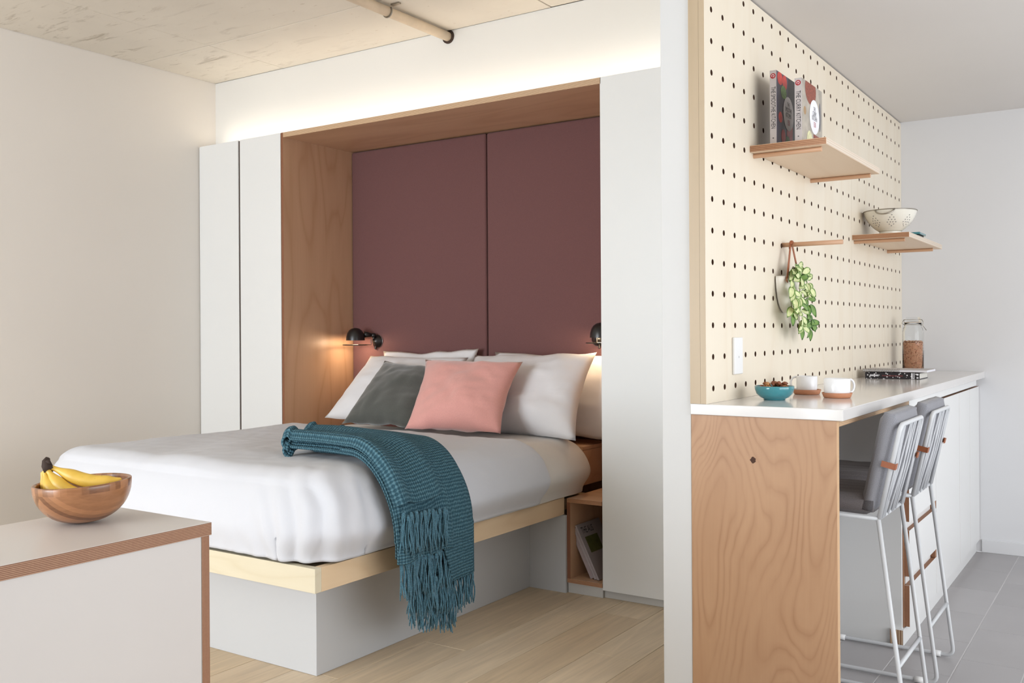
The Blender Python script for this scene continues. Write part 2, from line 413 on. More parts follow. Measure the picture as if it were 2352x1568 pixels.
# ------------------------------------------------------------------ wardrobes, alcove
YC = 3.614
t = thing('wardrobe', 'tall white two-door wardrobe between the bed alcove and warm white wall', 'wardrobe', (-4.27, 3.9, 0))
MB().box(XL + 0.004, -3.929, 3.634, 4.2, 0.06, 2.236).build('carcass', lam_white, t)
MB().box(XL + 0.004, XL + 0.012, YC + 0.004, 3.634, 0.03, 2.236).build('end_panel', lam_white, t)
MB().box(-4.604, -4.2745, YC, 3.633, 0.034, 2.238).build('door', lam_white, t, bevel=0.0012)
MB().box(-4.2600, -3.931, YC, 3.633, 0.034, 2.238).build('door', lam_white, t, bevel=0.0012)
MB().box(-4.276, -4.258, 3.620, 3.6345, 0.06, 2.234).build('gap_strip', dark_gap, t)
MB().box(XL + 0.01, -3.93, 3.655, 3.67, 0, 0.06).build('kickboard', plinth_grey, t)
t = thing('wardrobe', 'tall white wardrobe with one wide door against the partition wall', 'wardrobe', (-1.6, 3.9, 0))
MB().box(-1.953, -1.252, 3.634, 4.2, 0.034, 2.238).build('carcass', lam_white, t)
MB().box(-1.957, -1.252, YC, 3.633, 0.034, 2.239).build('door', lam_white, t, bevel=0.0012)
MB().box(-1.957, -1.252, 3.632, 3.647, 0, 0.034).build('kickboard', plinth_grey, t)
t = thing('bed_alcove', 'warm birch plywood alcove lining around the head of the bed', 'alcove', (-2.93, 3.9, 0))
MB().box(-3.926, -3.909, YC, 4.2, 0, 2.238, 'x').build('side_panel', [birch_niche, ply_light_x], t)
MB().box(-1.957 + 0.002, -1.955 + 0.002, 3.64, 4.2, 0.43, 2.212, 'x').build('side_panel', [birch_niche, ply_light_x], t)
MB().box(-3.909, -1.9535, YC, 4.2, 2.212, 2.238, 'z').build('top_panel', [birch_niche_x, ply_light_z], t)
MB().box(-3.909, -1.955, 4.2, 4.235, 0.0, 2.238).build('back_panel', birch_niche, t)
t = thing('upholstered_headboard', 'maroon fabric headboard in two tall panels behind the pillows', 'headboard', (-2.93, 4.17, 0.42))
MB().box(-3.907, -2.937, 4.145, 4.197, 0.43, 2.208).build('panel', maroon, t, bevel=0.012, seg=4, smooth=True)
MB().box(-2.931, -1.958, 4.145, 4.197, 0.43, 2.208).build('panel', maroon, t, bevel=0.012, seg=4, smooth=True)
t = thing('led_strip', 'warm glowing light strip on top of the wardrobes under the bulkhead', 'light', (-2.9, 3.70, 2.2395))
MB().box(-4.54, -1.27, 3.650, 3.670, 2.2395, 2.2435).build('channel', plastic_white, t)
MB().box(-4.53, -1.28, 3.653, 3.667, 2.2435, 2.2465).build('diffuser', led_glow, t)

# ceiling pipe
t = thing('ceiling_pipe', 'cream painted pipe clipped under the concrete ceiling', 'pipe', (-2.87, 3.2, 2.6))
pm = plain('old_painted_steel', (226, 208, 184), 0.6, 0.12, 9, 0.1, 40)
MB().tube([(-2.868, y, 2.605) for y in (1.0, 2.0, 2.9, YB)], 0.023, 16).build('pipe', pm, t, smooth=True)
MB().tube([(-2.868, y, 2.606) for y in (2.0, 2.78)], 0.0265, 16).build('sleeve', pm, t, smooth=True)
MB().lathe([(0.0235, -0.004), (0.034, -0.004), (0.034, 0.004), (0.0235, 0.004)], (-2.868, YB - 0.004, 2.605), 20, rot=Matrix.Rotation(PI / 2, 3, 'X')).build('collar', dark_gap, t)
b = MB(); b.tube([(-2.868 + 0.026 * math.cos(a), 3.285, 2.605 - 0.026 * math.sin(a)) for a in [i * PI / 10 for i in range(-2, 13)]], 0.004, 6)
b.box(-2.842, -2.795, 3.277, 3.293, 2.626, 2.634)
b.build('pipe_clip', steel, t)

# ------------------------------------------------------------------ bed
t = thing('bed', 'pale timber platform bed on a set-back grey base', 'bed', (-2.93, 2.9, 0))
MB().box(-3.545, -2.32, 2.279, 4.0, 0, 0.342).build('base', lam_grey, t, bevel=0.0015)
MB().box(-3.67, -2.145, 2.103, 2.131, 0.342, 0.418).build('rail', ash_rail_x, t, bevel=0.0012)
MB().box(-2.173, -2.145, 2.131, 3.612, 0.342, 0.418).build('rail', ash_rail_y, t, bevel=0.0012)
MB().box(-3.67, -3.642, 2.131, 3.612, 0.342, 0.418).build('rail', ash_rail_y, t, bevel=0.0012)
MB().box(-3.642, -2.173, 2.131, 3.85, 0.352, 0.400).build('slat_deck', ash_rail_y, t)
MB().box(-2.32, -2.132, 3.60, 3.615, 0, 0.34).build('back_panel', lam_grey, t)
t = thing('headboard_ledge', 'birch storage ledge behind the mattress under the pillows', 'ledge', (-2.9, 4.0, 0.41))
MB().box(-3.67, -2.191, 3.862, 4.143, 0.43, 0.592).build('box', birch_niche_x, t, bevel=0.001)
MB().box(-3.67, -2.191, 3.862, 4.143, 0.593, 0.610).build('top', birch_niche_x, t, bevel=0.001)

def rounded_box(x0, x1, y0, y1, z0, z1, rx, ry, rz, nx, ny, nz, disp=None, zmin=None):
    """five-sided rounded shell (no bottom); grid of the box surface pushed onto a rounded box"""
    vs = {}; fs = []; V = []
    def vid(i, j, k):
        if (i, j, k) not in vs:
            p = Vector((x0 + (x1 - x0) * i / nx, y0 + (y1 - y0) * j / ny, z0 + (z1 - z0) * k / nz))
            q = Vector((min(max(p.x, x0 + rx), x1 - rx), min(max(p.y, y0 + ry), y1 - ry), min(p.z, z1 - rz)))
            d = Vector(((p.x - q.x) / rx, (p.y - q.y) / ry, (p.z - q.z) / rz))
            n = d.normalized()
            p = q + Vector((n.x * rx, n.y * ry, n.z * rz))
            nn = Vector((n.x / rx, n.y / ry, n.z / rz)).normalized()
            if disp: p = p + nn * disp(p, nn)
            if zmin is not None and p.z < zmin: p.z = zmin
            vs[(i, j, k)] = len(V); V.append(p)
        return vs[(i, j, k)]
    for i in range(nx):
        for j in range(ny): fs.append((vid(i, j, nz), vid(i + 1, j, nz), vid(i + 1, j + 1, nz), vid(i, j + 1, nz)))
    for k in range(nz):
        for i in range(nx):
            fs.append((vid(i, 0, k), vid(i + 1, 0, k), vid(i + 1, 0, k + 1), vid(i, 0, k + 1)))
            fs.append((vid(i + 1, ny, k), vid(i, ny, k), vid(i, ny, k + 1), vid(i + 1, ny, k + 1)))
        for j in range(ny):
            fs.append((vid(0, j + 1, k), vid(0, j, k), vid(0, j, k + 1), vid(0, j + 1, k + 1)))
            fs.append((vid(nx, j, k), vid(nx, j + 1, k), vid(nx, j + 1, k + 1), vid(nx, j, k + 1)))
    return MB().add(V, fs)
def sm(a, b_, x):
    x = min(max((x - a) / (b_ - a), 0), 1); return x * x * (3 - 2 * x)
def mat_disp(p, n):
    d = 0.006 * noise.noise(p * 3.0) + 0.003 * noise.noise(p * 9)
    d += 0.006 * (1 - sm(0.42, 0.6, p.z)) * noise.noise(Vector((p.x * 14, p.y * 14, 2)))
    return d
b = rounded_box(-3.67, -2.082, 2.22, 3.858, 0.4215, 0.664, 0.17, 0.12, 0.20, 60, 60, 12, mat_disp)
for v in b.v:
    tk = 1 - sm(0.425, 0.53, v.z)
    if v.x > -2.3: v.x -= 0.055 * tk
    if v.x < -3.5: v.x += 0.05 * tk
    v.z = max(v.z, 0.421)
setp(b.build('mattress', sheet_cream, smooth=True), 'mattress in a cream fitted sheet showing beside the pillows', 'mattress')
def duv_disp(p, n):
    d = 0.010 * noise.noise(p * 2.2) + 0.004 * noise.noise(Vector((p.x * 7, p.y * 5, p.z * 6)))
    d += 0.0022 * noise.noise(Vector((p.x * 22, p.y * 16, p.z * 16)))
    low = 1 - sm(0.42, 0.62, p.z)
    # gathers along the lower hem of the foot and sides
    hem = 1 - sm(0.43, 0.50, p.z)
    if n.y < -0.5: d += hem * 0.0030 * noise.noise(Vector((p.x * 42, 0, p.z * 3)))
    if abs(n.x) > 0.5: d += low * 0.007 * noise.noise(Vector((p.y * 11, 5, p.z * 4)))
    # creases gathering at the foot corner
    w = math.exp(-((p.x + 2.20) ** 2 + (p.y - 2.12) ** 2) / 0.035) * sm(0.74, 0.6, p.z)
    u = (p.x + 2.15) * 1.0 + (p.y - 2.1) * 1.0 + (p.z - 0.45) * 0.35
    d += w * 0.010 * math.sin(u * 62 + 3 * noise.noise(p * 6))
    # shallow diagonal pull on the flat top
    if n.z > 0.7: d += 0.004 * math.sin(p.x * 9 + p.y * 4 + 4 * noise.noise(p * 1.7)) + 0.012 * math.exp(-((p.x + 2.95) ** 2 + (p.y - 2.35) ** 2) / 0.25)
    return d
b = rounded_box(-3.73, -2.068, 2.085, 3.47, 0.428, 0.690, 0.19, 0.13, 0.235, 150, 120, 30, duv_disp)
for v in b.v:
    tk = 1 - sm(0.425, 0.53, v.z)
    if v.x > -2.3: v.x -= 0.060 * tk
    if v.x < -3.5: v.x += 0.055 * tk
    if v.y < 2.3: v.y += 0.018 * tk
    v.z = max(v.z, 0.427)
# the far side of the duvet stays open: drop the faces at the head end and let the hem lie on the mattress
b2 = MB(); b2.v = b.v
for f in b.f:
    c = sum((b.v[i] for i in f), Vector()) / 4
    if c.y < 3.395: b2.f.append(f); b2.m.append(0)
duvet = setp(b2.build('duvet', linen, smooth=True, solid=0.012), 'plump white cotton duvet spread over the bed', 'duvet')

def pillow(name, label, cat, corners, thick, mat, group=None, pinch=0.07, n=26, amp=1.0, seed=0, sag=0.0, ear=1.0, piping=False):
    """corners: bottom-a, bottom-b, top-b, top-a seen from the front"""
    A, B, C, D = map(Vector, corners); nrm = ((B - A).cross(D - A)).normalized(); ctr = (A + B + C + D) / 4
    if nrm.y > 0: nrm = -nrm
    b = MB(); vs = []; idx = {}; fs = []
    for side in (1, -1):
        for i in range(n + 1):
            for j in range(n + 1):
                u = -1 + 2 * i / n; v = -1 + 2 * j / n
                if side == -1 and (i in (0, n) or j in (0, n)): idx[(side, i, j)] = idx[(1, i, j)]; continue
                uu = u * (1 - pinch * (1 - v * v) * u * u); vv = v * (1 - pinch * (1 - u * u) * v * v)
                a = (uu + 1) / 2; c = (vv + 1) / 2
                p = A * (1 - a) * (1 - c) + B * a * (1 - c) + C * a * c + D * (1 - a) * c
                prof = ((1 - abs(u) ** 2.4) * (1 - abs(v) ** 2.4)) ** 0.55
                prof *= 1 - sag * v
                q = Vector((u * 2.2 + seed, v * 2.2, side * 3.3))
                wr = noise.noise(q) * 0.16 + noise.noise(q * 2.7) * 0.08
                rad = math.hypot(u, v)
                wr += 0.10 * max(0, rad - 0.55) * math.sin(math.atan2(v, u) * 17 + 4 * noise.noise(q * 1.3)) * (1 - max(abs(u), abs(v)) ** 6)
                p = p + nrm * side * thick * prof * (1 + wr * amp)
                p = p + (D - A).normalized() * 0.012 * amp * noise.noise(Vector((u * 2.5 + seed, side, v)))
                idx[(side, i, j)] = len(vs); vs.append(p)
    for side in (1, -1):
        for i in range(n):
            for j in range(n):
                f = (idx[(side, i, j)], idx[(side, i + 1, j)], idx[(side, i + 1, j + 1)], idx[(side, i, j + 1)])
                fs.append(f if side == 1 else f[::-1])
    b.add(vs, fs); o = b.build(name, mat, smooth=True)
    return setp(o, label, cat, group)
PG = 'white bed pillows'
pillow('pillow', 'white pillow half hidden against the headboard, behind the charcoal cushion', 'pillow', [(-3.62, 4.00, 0.63), (-2.97, 4.00, 0.63), (-2.955, 4.10, 1.065), (-3.625, 4.10, 1.045)], 0.045, pillow_white, PG, seed=3, pinch=0.10, amp=1.4)
pillow('pillow', 'warm-lit white pillow leaning on the headboard, nearest the wide wardrobe', 'pillow', [(-2.83, 3.97, 0.63), (-2.02, 3.97, 0.63), (-2.0, 4.10, 1.04), (-2.85, 4.10, 1.045)], 0.055, pillow_white, PG, seed=8, pinch=0.08)
pillow('pillow', 'white pillow propped directly behind the charcoal cushion', 'pillow', [(-3.70, 3.70, 0.685), (-2.96, 3.72, 0.68), (-2.95, 4.00, 1.015), (-3.62, 3.99, 1.02)], 0.075, pillow_white, PG, seed=14, pinch=0.06, amp=1.2, sag=0.15)
pillow('pillow', 'white pillow propped directly behind the pink cushion', 'pillow', [(-2.90, 3.69, 0.68), (-2.115, 3.66, 0.66), (-2.18, 3.98, 1.045), (-2.91, 4.0, 1.025)], 0.105, pillow_white, PG, seed=21, pinch=0.085, amp=1.2, sag=0.15)
pillow('cushion', 'charcoal green velvet cushion leaning on the pillows', 'cushion', [(-3.345, 3.47, 0.697), (-2.86, 3.46, 0.692), (-2.93, 3.80, 0.975), (-3.36, 3.81, 1.0)], 0.066, dark_green, None, seed=31, pinch=0.10, amp=1.3, sag=0.12)
pillow('cushion', 'square pink velvet cushion in front of the charcoal one', 'cushion', [(-2.855, 3.37, 0.70), (-2.365, 3.44, 0.70), (-2.435, 3.73, 1.01), (-2.995, 3.70, 1.015)], 0.085, pinkm, None, seed=40, pinch=0.11, amp=1.4, sag=0.12)

# bedside cube
t = thing('bedside_cube', 'small open birch cube beside the bed holding magazines', 'bedside table', (-2.04, 3.9, 0))
x0, x1, z0, z1 = -2.131, -1.958, 0.045, 0.414
MB().box(x0, x1, YC - 0.004, 4.14, z1 - 0.017, z1, 'z').build('top', [birch_niche_x, shelf_edge], t)
MB().box(x0, x1, YC - 0.004, 4.14, z0, z0 + 0.017, 'z').build('bottom', [birch_niche_x, shelf_edge], t)
MB().box(x0, x0 + 0.017, YC - 0.004, 4.14, z0 + 0.017, z1 - 0.017, 'x').build('side_panel', [birch_niche, ply_light_x], t)
MB().box(x1 - 0.006, x1, YC + 0.02, 4.14, z0 + 0.017, z1 - 0.017, 'x').build('side_panel', [birch_niche, ply_light_x], t)
MB().box(x0 + 0.017, x1 - 0.006, 4.12, 4.14, z0 + 0.017, z1 - 0.017).build('back', birch_niche, t)
MB().box(x0, x1, YC + 0.004, YC + 0.019, 0, z0).build('kickboard', plinth_grey, t)
# magazines: they lean together, tops towards the bed
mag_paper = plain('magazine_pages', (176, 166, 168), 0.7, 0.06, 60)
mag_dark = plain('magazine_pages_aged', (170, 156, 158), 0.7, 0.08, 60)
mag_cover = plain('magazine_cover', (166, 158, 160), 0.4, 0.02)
mag_green = plain('magazine_photo', (92, 96, 52), 0.4, 0.35, 30)
lean = math.radians(27)
ud = Vector((-math.sin(lean), 0, math.cos(lean))); nd = Vector((math.cos(lean), 0, math.sin(lean)))
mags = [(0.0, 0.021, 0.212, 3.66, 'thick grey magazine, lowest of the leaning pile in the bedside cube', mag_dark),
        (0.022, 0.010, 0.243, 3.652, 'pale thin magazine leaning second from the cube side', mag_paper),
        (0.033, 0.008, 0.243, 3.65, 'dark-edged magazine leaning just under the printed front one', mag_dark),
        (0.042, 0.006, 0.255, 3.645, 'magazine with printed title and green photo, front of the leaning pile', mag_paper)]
for off, th, hh, y0, lab, mm in mags:
    base = Vector((-2.043, 0, z0 + 0.0185)) + nd * (off + th / 2)
    base.z = z0 + 0.019 + 0.0; base.x = -2.043 + (off + th / 2) / math.cos(lean)
    lowest = th / 2 * math.sin(lean)
    c = base + ud * hh / 2 + Vector((0, y0 + 0.105, 0))
    g = thing('magazine', lab, 'magazine', (c.x, c.y, z0 + 0.02), 'magazines in the bedside cube')
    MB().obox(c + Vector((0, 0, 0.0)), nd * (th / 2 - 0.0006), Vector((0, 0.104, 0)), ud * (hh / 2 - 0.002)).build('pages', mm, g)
    b = MB()
    for s in (-1, 1): b.obox(c + nd * s * (th / 2 - 0.0003), nd * 0.0004, Vector((0, 0.105, 0)), ud * hh / 2)
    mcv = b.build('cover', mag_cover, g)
    if off > 0.04:
        pc = c + nd * (th / 2 + 0.0004)
        MB().obox(pc + ud * 0.03 + Vector((0, -0.02, 0)), nd * 0.0002, Vector((0, 0.055, 0)), ud * 0.036).build('photo', mag_green, mcv)
        text_part('title', 'THE AUS', ink_black, mcv, pc + ud * 0.095 + Vector((0, -0.03, 0)), (0, 1, 0), ud, 0.042, 0.62)

# reading lamps
def reading_lamp(cx, label, flip, dz):
    cy, zr = 4.035, 1.103 + dz
    g = thing('wall_lamp', label, 'lamp', (cx, cy, zr), 'black reading lamps on the headboard')
    prof = [(0.0535, 0.0), (0.0535, 0.003), (0.052, 0.02), (0.047, 0.04), (0.037, 0.057), (0.022, 0.068), (0.0, 0.0725)]
    shd = MB().lathe(prof, (cx, cy, zr), 36).build('shade', black_metal, g, smooth=True)
    MB().lathe([(0.0, 0.069), (0.020, 0.065), (0.035, 0.054), (0.045, 0.038), (0.0505, 0.018), (0.0525, 0.0005)], (cx, cy, zr), 36).build('shade_liner', shade_inner, shd, smooth=True)
    MB().lathe([(0.0, -0.022), (0.014, -0.018), (0.02, -0.006), (0.02, 0.004), (0.012, 0.022), (0.0, 0.026)], (cx, cy, zr + 0.022), 20).build('bulb', bulb_glow, shd, smooth=True)
    b = MB(); b.tube([(cx + 0.071 * math.cos(a), cy + 0.071 * math.sin(a), zr - 0.026) for a in [2 * PI * i / 40 for i in range(40)]], 0.0028, 6, closed=True)
    e = Vector((cx + 0.045 * flip, cy + 0.055, zr - 0.026))
    b.tube([e, e + Vector((0.014 * flip, 0.012, 0.0)), e + Vector((0.014 * flip, 0.012, 0.032))], 0.0022, 6)
    b.build('guard_ring', black_metal, g)
    bx, by, bz = cx + 0.072 * flip, 4.145, zr - 0.006
    a0 = Vector((cx + 0.028 * flip, cy + 0.04, zr + 0.033)); a1 = Vector((cx + 0.055 * flip, cy + 0.075, zr + 0.030))
    b = MB(); b.tube([a0, a0.lerp(a1, 0.5), a1], [0.019, 0.016, 0.011], 14)
    b.build('arm', black_metal, g, smooth=True)
    b = MB(); b.lathe([(0.0, -0.013), (0.012, -0.011), (0.0155, 0), (0.012, 0.011), (0.0, 0.013)], a1 + Vector((0.008 * flip, 0.008, -0.002)), 14)
    b.tube([a1 + Vector((0.008 * flip, 0.008, -0.002)), (bx - 0.006 * flip, by - 0.026, bz + 0.004)], 0.008, 10)
    b.build('joint', black_metal, g, smooth=True)
    rt = Matrix.Rotation(PI / 2, 3, 'X')
    bpl = MB().lathe([(0.0, 0.030), (0.014, 0.028), (0.022, 0.018), (0.036, 0.008), (0.038, 0.0), (0.0, 0.0)], (bx, by, bz), 28, rot=rt).build('base_plate', black_metal, g, smooth=True)
    MB().lathe([(0.038, 0.004), (0.039, 0.004), (0.039, 0.001), (0.038, 0.001)], (bx, by, bz), 28, rot=rt).build('trim_ring', chrome, bpl, smooth=True)
    b = MB(); b.tube([(bx - 0.008 * flip, by - 0.008, bz - 0.030), (bx - 0.010 * flip, by - 0.012, bz - 0.047)], 0.006, 8); b.build('switch', black_metal, bpl)
    l = bpy.data.lights.new('lamp_light', 'POINT'); l.energy = 1.1; l.color = (1.0, 0.74, 0.48); l.shadow_soft_size = 0.018
    lo = bpy.data.objects.new('lamp_light', l); COL.objects.link(lo); lo.location = (cx, cy, zr - 0.006)
reading_lamp(-3.78, 'black dome reading lamp beside the warm plywood alcove side', 1, 0.0)
reading_lamp(-2.186, 'black dome reading lamp half hidden by the wide wardrobe door', -1, 0.014)

# ------------------------------------------------------------------ knitted throw
def knit_mat():
    t = NT('teal_knit'); tc = t.n('ShaderNodeTexCoord'); sp = t.n('ShaderNodeSeparateXYZ'); t.l(tc.outputs['UV'], sp.inputs[0])
    u, v = sp.outputs[0], sp.outputs[1]
    n = t.noise(t.coord((1, 1, 1), 'UV'), 60, 3, 0.6)
    rib = t.math('SINE', t.math('ADD', t.math('MULTIPLY', v, 2 * PI / 0.0082), t.math('MULTIPLY', n, 4.5)))
    row = t.math('SINE', t.math('ADD', t.math('MULTIPLY', u, 2 * PI / 0.0105), t.math('MULTIPLY', n, 6.0)))
    h = t.math('ADD', t.math('MULTIPLY', rib, 0.5), t.math('MULTIPLY', row, 0.55))
    h2 = t.math('ADD', h, t.math('MULTIPLY', n, 0.8))
    col = t.ramp(h2, [(0.0, lin((54, 86, 100))), (0.5, lin((72, 108, 123))), (1.0, lin((96, 133, 146)))])
    t.base(col); t.b.inputs['Roughness'].default_value = 0.95; t.b.inputs['Specular IOR Level'].default_value = 0.15
    t.bump(h2, 0.9, 0.004)
    return t.mat
knit = knit_mat()
yarn = fabric('teal_yarn', (76, 114, 130), 260, 0.35, 0.95, 0.4, sp=0.15)
XT, ZT = -2.252, 0.478      # start of the rounded edge of the duvet
def drape(s, lift):
    """arc position s along the throw: s<0 on top of the bed, then over the edge, then hanging"""
    rx, rz = 0.20 + lift, 0.235 + lift; L = 0.355
    if s < 0: return Vector((XT + s, 0, 0.706 + lift)), Vector((0, 0, 1))
    if s < L:
        a = s / L * PI / 2
        return Vector((XT + rx * math.sin(a), 0, 0.471 + rz * math.cos(a))), Vector((math.sin(a), 0, math.cos(a)))
    return Vector((XT + rx + 0.004, 0, 0.471 - (s - L))), Vector((1, 0, 0))
tw = thing('throw', 'teal knitted throw with long fringe hanging over the side of the bed', 'throw', (-2.2, 2.55, 0.6))
def throw_layer(name, s0, s1, ya, yb, lift, curl=0.0, bulge=0.012, ns=90, nv=48, seed=0, taper=0.0, hem=lambda v: 0.0):
    b = MB(); vs = []; uv = []; fs = []
    for i in range(ns + 1):
        for j in range(nv + 1):
            v = j / nv
            s = s0 + (s1 - hem(v) - s0) * i / ns
            shift = 0.075 * sm(0.25, -0.25, s)          # the top end lies further up the bed
            y = ya + (yb - ya) * v + shift
            wid = 1 + taper * sm(0.1, 0.9, s)
            ym = (ya + yb) / 2 + shift; y = ym + (y - ym) * wid
            s2 = s + 0.012 * noise.noise(Vector((v * 3 + seed, s * 2, 1)))
            p, n = drape(s2 - 0.10 * v * sm(0.0, -0.3, s) , lift)
            fold = bulge * (0.6 + 0.4 * math.sin(v * 2 * PI * 1.5 + 0.6 + s * 2.0)) + 0.010 * max(0, math.sin((v * 2.6 + 0.15) * PI)) + 0.006 * noise.noise(Vector((v * 4 + seed, s * 5, 0)))
            edge_ = min(v, 1 - v); fold *= sm(0, 0.08, edge_)
            hang = sm(0.35, 0.7, s)
            p = p + n * (fold * (1 - 0.3 * hang) + 0.006 * hang * math.sin(v * 19 + seed))
            if curl and s < s0 + curl:
                a = (1 - (s - s0) / curl) * PI
                rr = 0.026
                p0, n0 = drape(s0 + curl - 0.10 * v * sm(0.0, -0.3, s0 + curl), lift)
                p = Vector((p0.x - rr * 1.3 * math.sin(a), 0, p0.z + fold - rr * (1 - math.cos(a)) + 0.012))
                p.z = max(p.z, 0.70)
            p.y = y
            vs.append(p); uv.append((s, v * (yb - ya)))
    for i in range(ns):
        for j in range(nv):
            a = i * (nv + 1) + j; fs.append((a, a + nv + 1, a + nv + 2, a + 1))
    b.add(vs, fs); b.uv = uv
    return b.build(name, knit, tw, smooth=True, solid=0.009)
# under layer, main layer and the short folded front layer
l_un = throw_layer('underlayer', -0.30, 0.545 + 0.06, 2.42, 2.66, 0.010, seed=5, hem=lambda v: 0.065 * (1 - v))
l_ma = throw_layer('main_layer', -0.40, 0.535, 2.335, 2.755, 0.030, curl=0.07, bulge=0.022, seed=9, hem=lambda v: 0.13 * (1 - sm(0.52, 0.66, v)))
l_fr = throw_layer('front_layer', -0.385, 0.262, 2.325, 2.57, 0.060, curl=0.06, bulge=0.018, seed=14)
l_mi = throw_layer('middle_layer', -0.05, 0.42, 2.33, 2.62, 0.043, bulge=0.006, seed=19)
def tassel_mesh(L, seed, tw):
    rnd = random.Random(seed); b = MB()
    b.tube([(0, 0, 0.008), (0, 0, 0), (0, 0, -0.008), (0, 0, -0.014)], [0.003, 0.0062, 0.006, 0.004], 7)
    for k in range(5):
        a = 2 * PI * k / 5 + rnd.random(); pts = []; ph = rnd.random() * 6
        for i in range(7):
            q = i / 6
            pts.append((0.0055 * math.cos(a) * (0.4 + q) + 0.003 * math.sin(q * 6 + ph), 0.0075 * math.sin(a) * (0.4 + q) + 0.004 * math.sin(q * 5 + ph * 2), -0.004 - L * q * (0.92 + 0.08 * math.sin(k * 2.1))))
        b.tube(pts, [0.0026] * 6 + [0.0019], 5)
    o = b.build('tassel', yarn, tw, smooth=True, local=True)
    return o
def fringe(tw, ya, yb, za, zb, x, n, L, seed):
    rnd = random.Random(seed)
    protos = [tassel_mesh(L * f, seed + i, tw) for i, f in enumerate((1.0, 0.9, 1.08))]
    for i in range(n):
        q = (i + 0.5) / n; o = protos[i] if i < 3 else protos[i % 3].copy()
        if i >= 3: COL.objects.link(o)
        o.parent = tw
        o.location = Vector((x + rnd.uniform(-0.004, 0.006), ya + (yb - ya) * q + rnd.uniform(-0.004, 0.004), za + (zb - za) * q + rnd.uniform(-0.006, 0.006))) - ORG[tw.name]
        o.rotation_euler = (rnd.uniform(-0.12, 0.12), rnd.uniform(-0.05, 0.05), rnd.uniform(0, 6))
XH = XT + 0.235
fringe(l_fr, 2.335, 2.565, 0.560, 0.545, XH + 0.030, 17, 0.125, 100)
fringe(l_mi, 2.345, 2.625, 0.420, 0.395, XH + 0.012, 18, 0.135, 200)
fringe(l_ma, 2.59, 2.755, 0.300, 0.300, XH - 0.004, 13, 0.115, 300)
fringe(l_un, 2.425, 2.655, 0.295, 0.235, XH - 0.010, 17, 0.125, 400)
fringe(l_un, 2.385, 2.60, 0.335, 0.315, XH + 0.004, 13, 0.12, 500)

# ------------------------------------------------------------------ low divider with the fruit bowl
t = thing('low_divider', 'pale grey divider cabinet with brown ply edges carrying the fruit bowl', 'cabinet', (-1.95, 0.6, 0))
MB().box(-2.152, -1.775, -0.6, 1.419, 0.691, 0.720, 'z').build('top', [lam_bench, ply_brown], t, bevel=0.0006, seg=1)
MB().box(-2.145, -1.779, 1.394, 1.415, 0, 0.6905, 'y').build('end_panel', [lam_bench, ply_brown_y], t)
MB().box(-1.797, -1.780, -0.58, 1.393, 0.0, 0.6905).build('side_panel', lam_bench, t)
MB().box(-2.145, -2.128, -0.58, 1.393, 0.0, 0.6905).build('side_panel', lam_bench, t)
BC = Vector((-2.027, 1.266, 0.72))
def bamboo_mat():
    t = NT('striped_bamboo'); tc = t.n('ShaderNodeTexCoord'); sp = t.n('ShaderNodeSeparateXYZ'); t.l(tc.outputs['Object'], sp.inputs[0])
    ang = t.math('ARCTAN2', sp.outputs[1], sp.outputs[0])
    seg = t.math('FLOOR', t.math('MULTIPLY', ang, 7.0))
    wn = t.n('ShaderNodeTexWhiteNoise', noise_dimensions='1D'); t.l(seg, wn.inputs['W'])
    z = t.math('ADD', t.math('MULTIPLY', sp.outputs[2], 55.0), t.math('MULTIPLY', t.math('ABSOLUTE', sp.outputs[0]), 60.0))
    seg2 = t.math('FLOOR', z)
    wn2 = t.n('ShaderNodeTexWhiteNoise', noise_dimensions='1D'); t.l(seg2, wn2.inputs['W'])
    top = t.math('GREATER_THAN', sp.outputs[2], 0.077)
    k = t.mix(top, wn2.outputs['Value'], wn.outputs['Value'])
    n = t.noise(t.coord((1, 1, 5)), 40, 4, 0.6)
    kk = t.math('ADD', t.math('MULTIPLY', k, 0.6), t.math('MULTIPLY', n, 0.45))
    t.base(t.ramp(kk, [(0.15, lin((112, 70, 42))), (0.85, lin((178, 124, 84)))])); t.b.inputs['Roughness'].default_value = 0.3
    t.b.inputs['Coat Weight'].default_value = 0.3; t.b.inputs['Coat Roughness'].default_value = 0.2
    return t.mat
view = Vector((BC.x, BC.y, 0)).normalized()
rot = Matrix.Rotation(math.radians(-3.0), 4, view)
g = thing('fruit_bowl', 'round-bottomed bamboo bowl on the low divider', 'bowl', BC + Vector((0, 0, 0.0005)), rot=rot.to_euler())
prof = []
for i in range(15):
    a = i / 14 * PI / 2
    prof.append((0.1055 * math.sin(a) ** 0.88, 0.091 * (1 - math.cos(a)) ** 1.06))
prof[0] = (0.0, 0.0)
inner = [(0.105, 0.0928), (0.1005, 0.094), (0.097, 0.0915)] + [((r - 0.008) if r > 0.012 else 0.0, z + 0.0075) for r, z in reversed(prof[:-1])]
MB().lathe(prof + inner, (0, 0, 0), 56).build('shell', bamboo_mat(), g, smooth=True, local=True)
def banana_mat():
    t = NT('banana_peel'); v = t.coord((1, 1, 1))
    n = t.noise(v, 25, 3); col = t.ramp(n, [(0.25, lin((206, 164, 62))), (0.75, lin((228, 190, 86)))])
    sp = t.ramp(t.noise(v, 140, 2), [(0.70, (0, 0, 0, 1)), (0.76, (1, 1, 1, 1))])
    t.base(t.mix(t.math('MULTIPLY', sp, 0.5), col, lin((110, 74, 30)))); t.b.inputs['Roughness'].default_value = 0.42
    t.b.inputs['Subsurface Weight'].default_value = 0.0
    return t.mat
ban = banana_mat(); ban_tip = plain('banana_tip', (52, 36, 28), 0.8, 0.2, 60)
bb = thing('banana_bunch', 'bunch of ripe yellow bananas lying in the bamboo bowl', 'fruit', BC + Vector((0, 0, 0.09)))
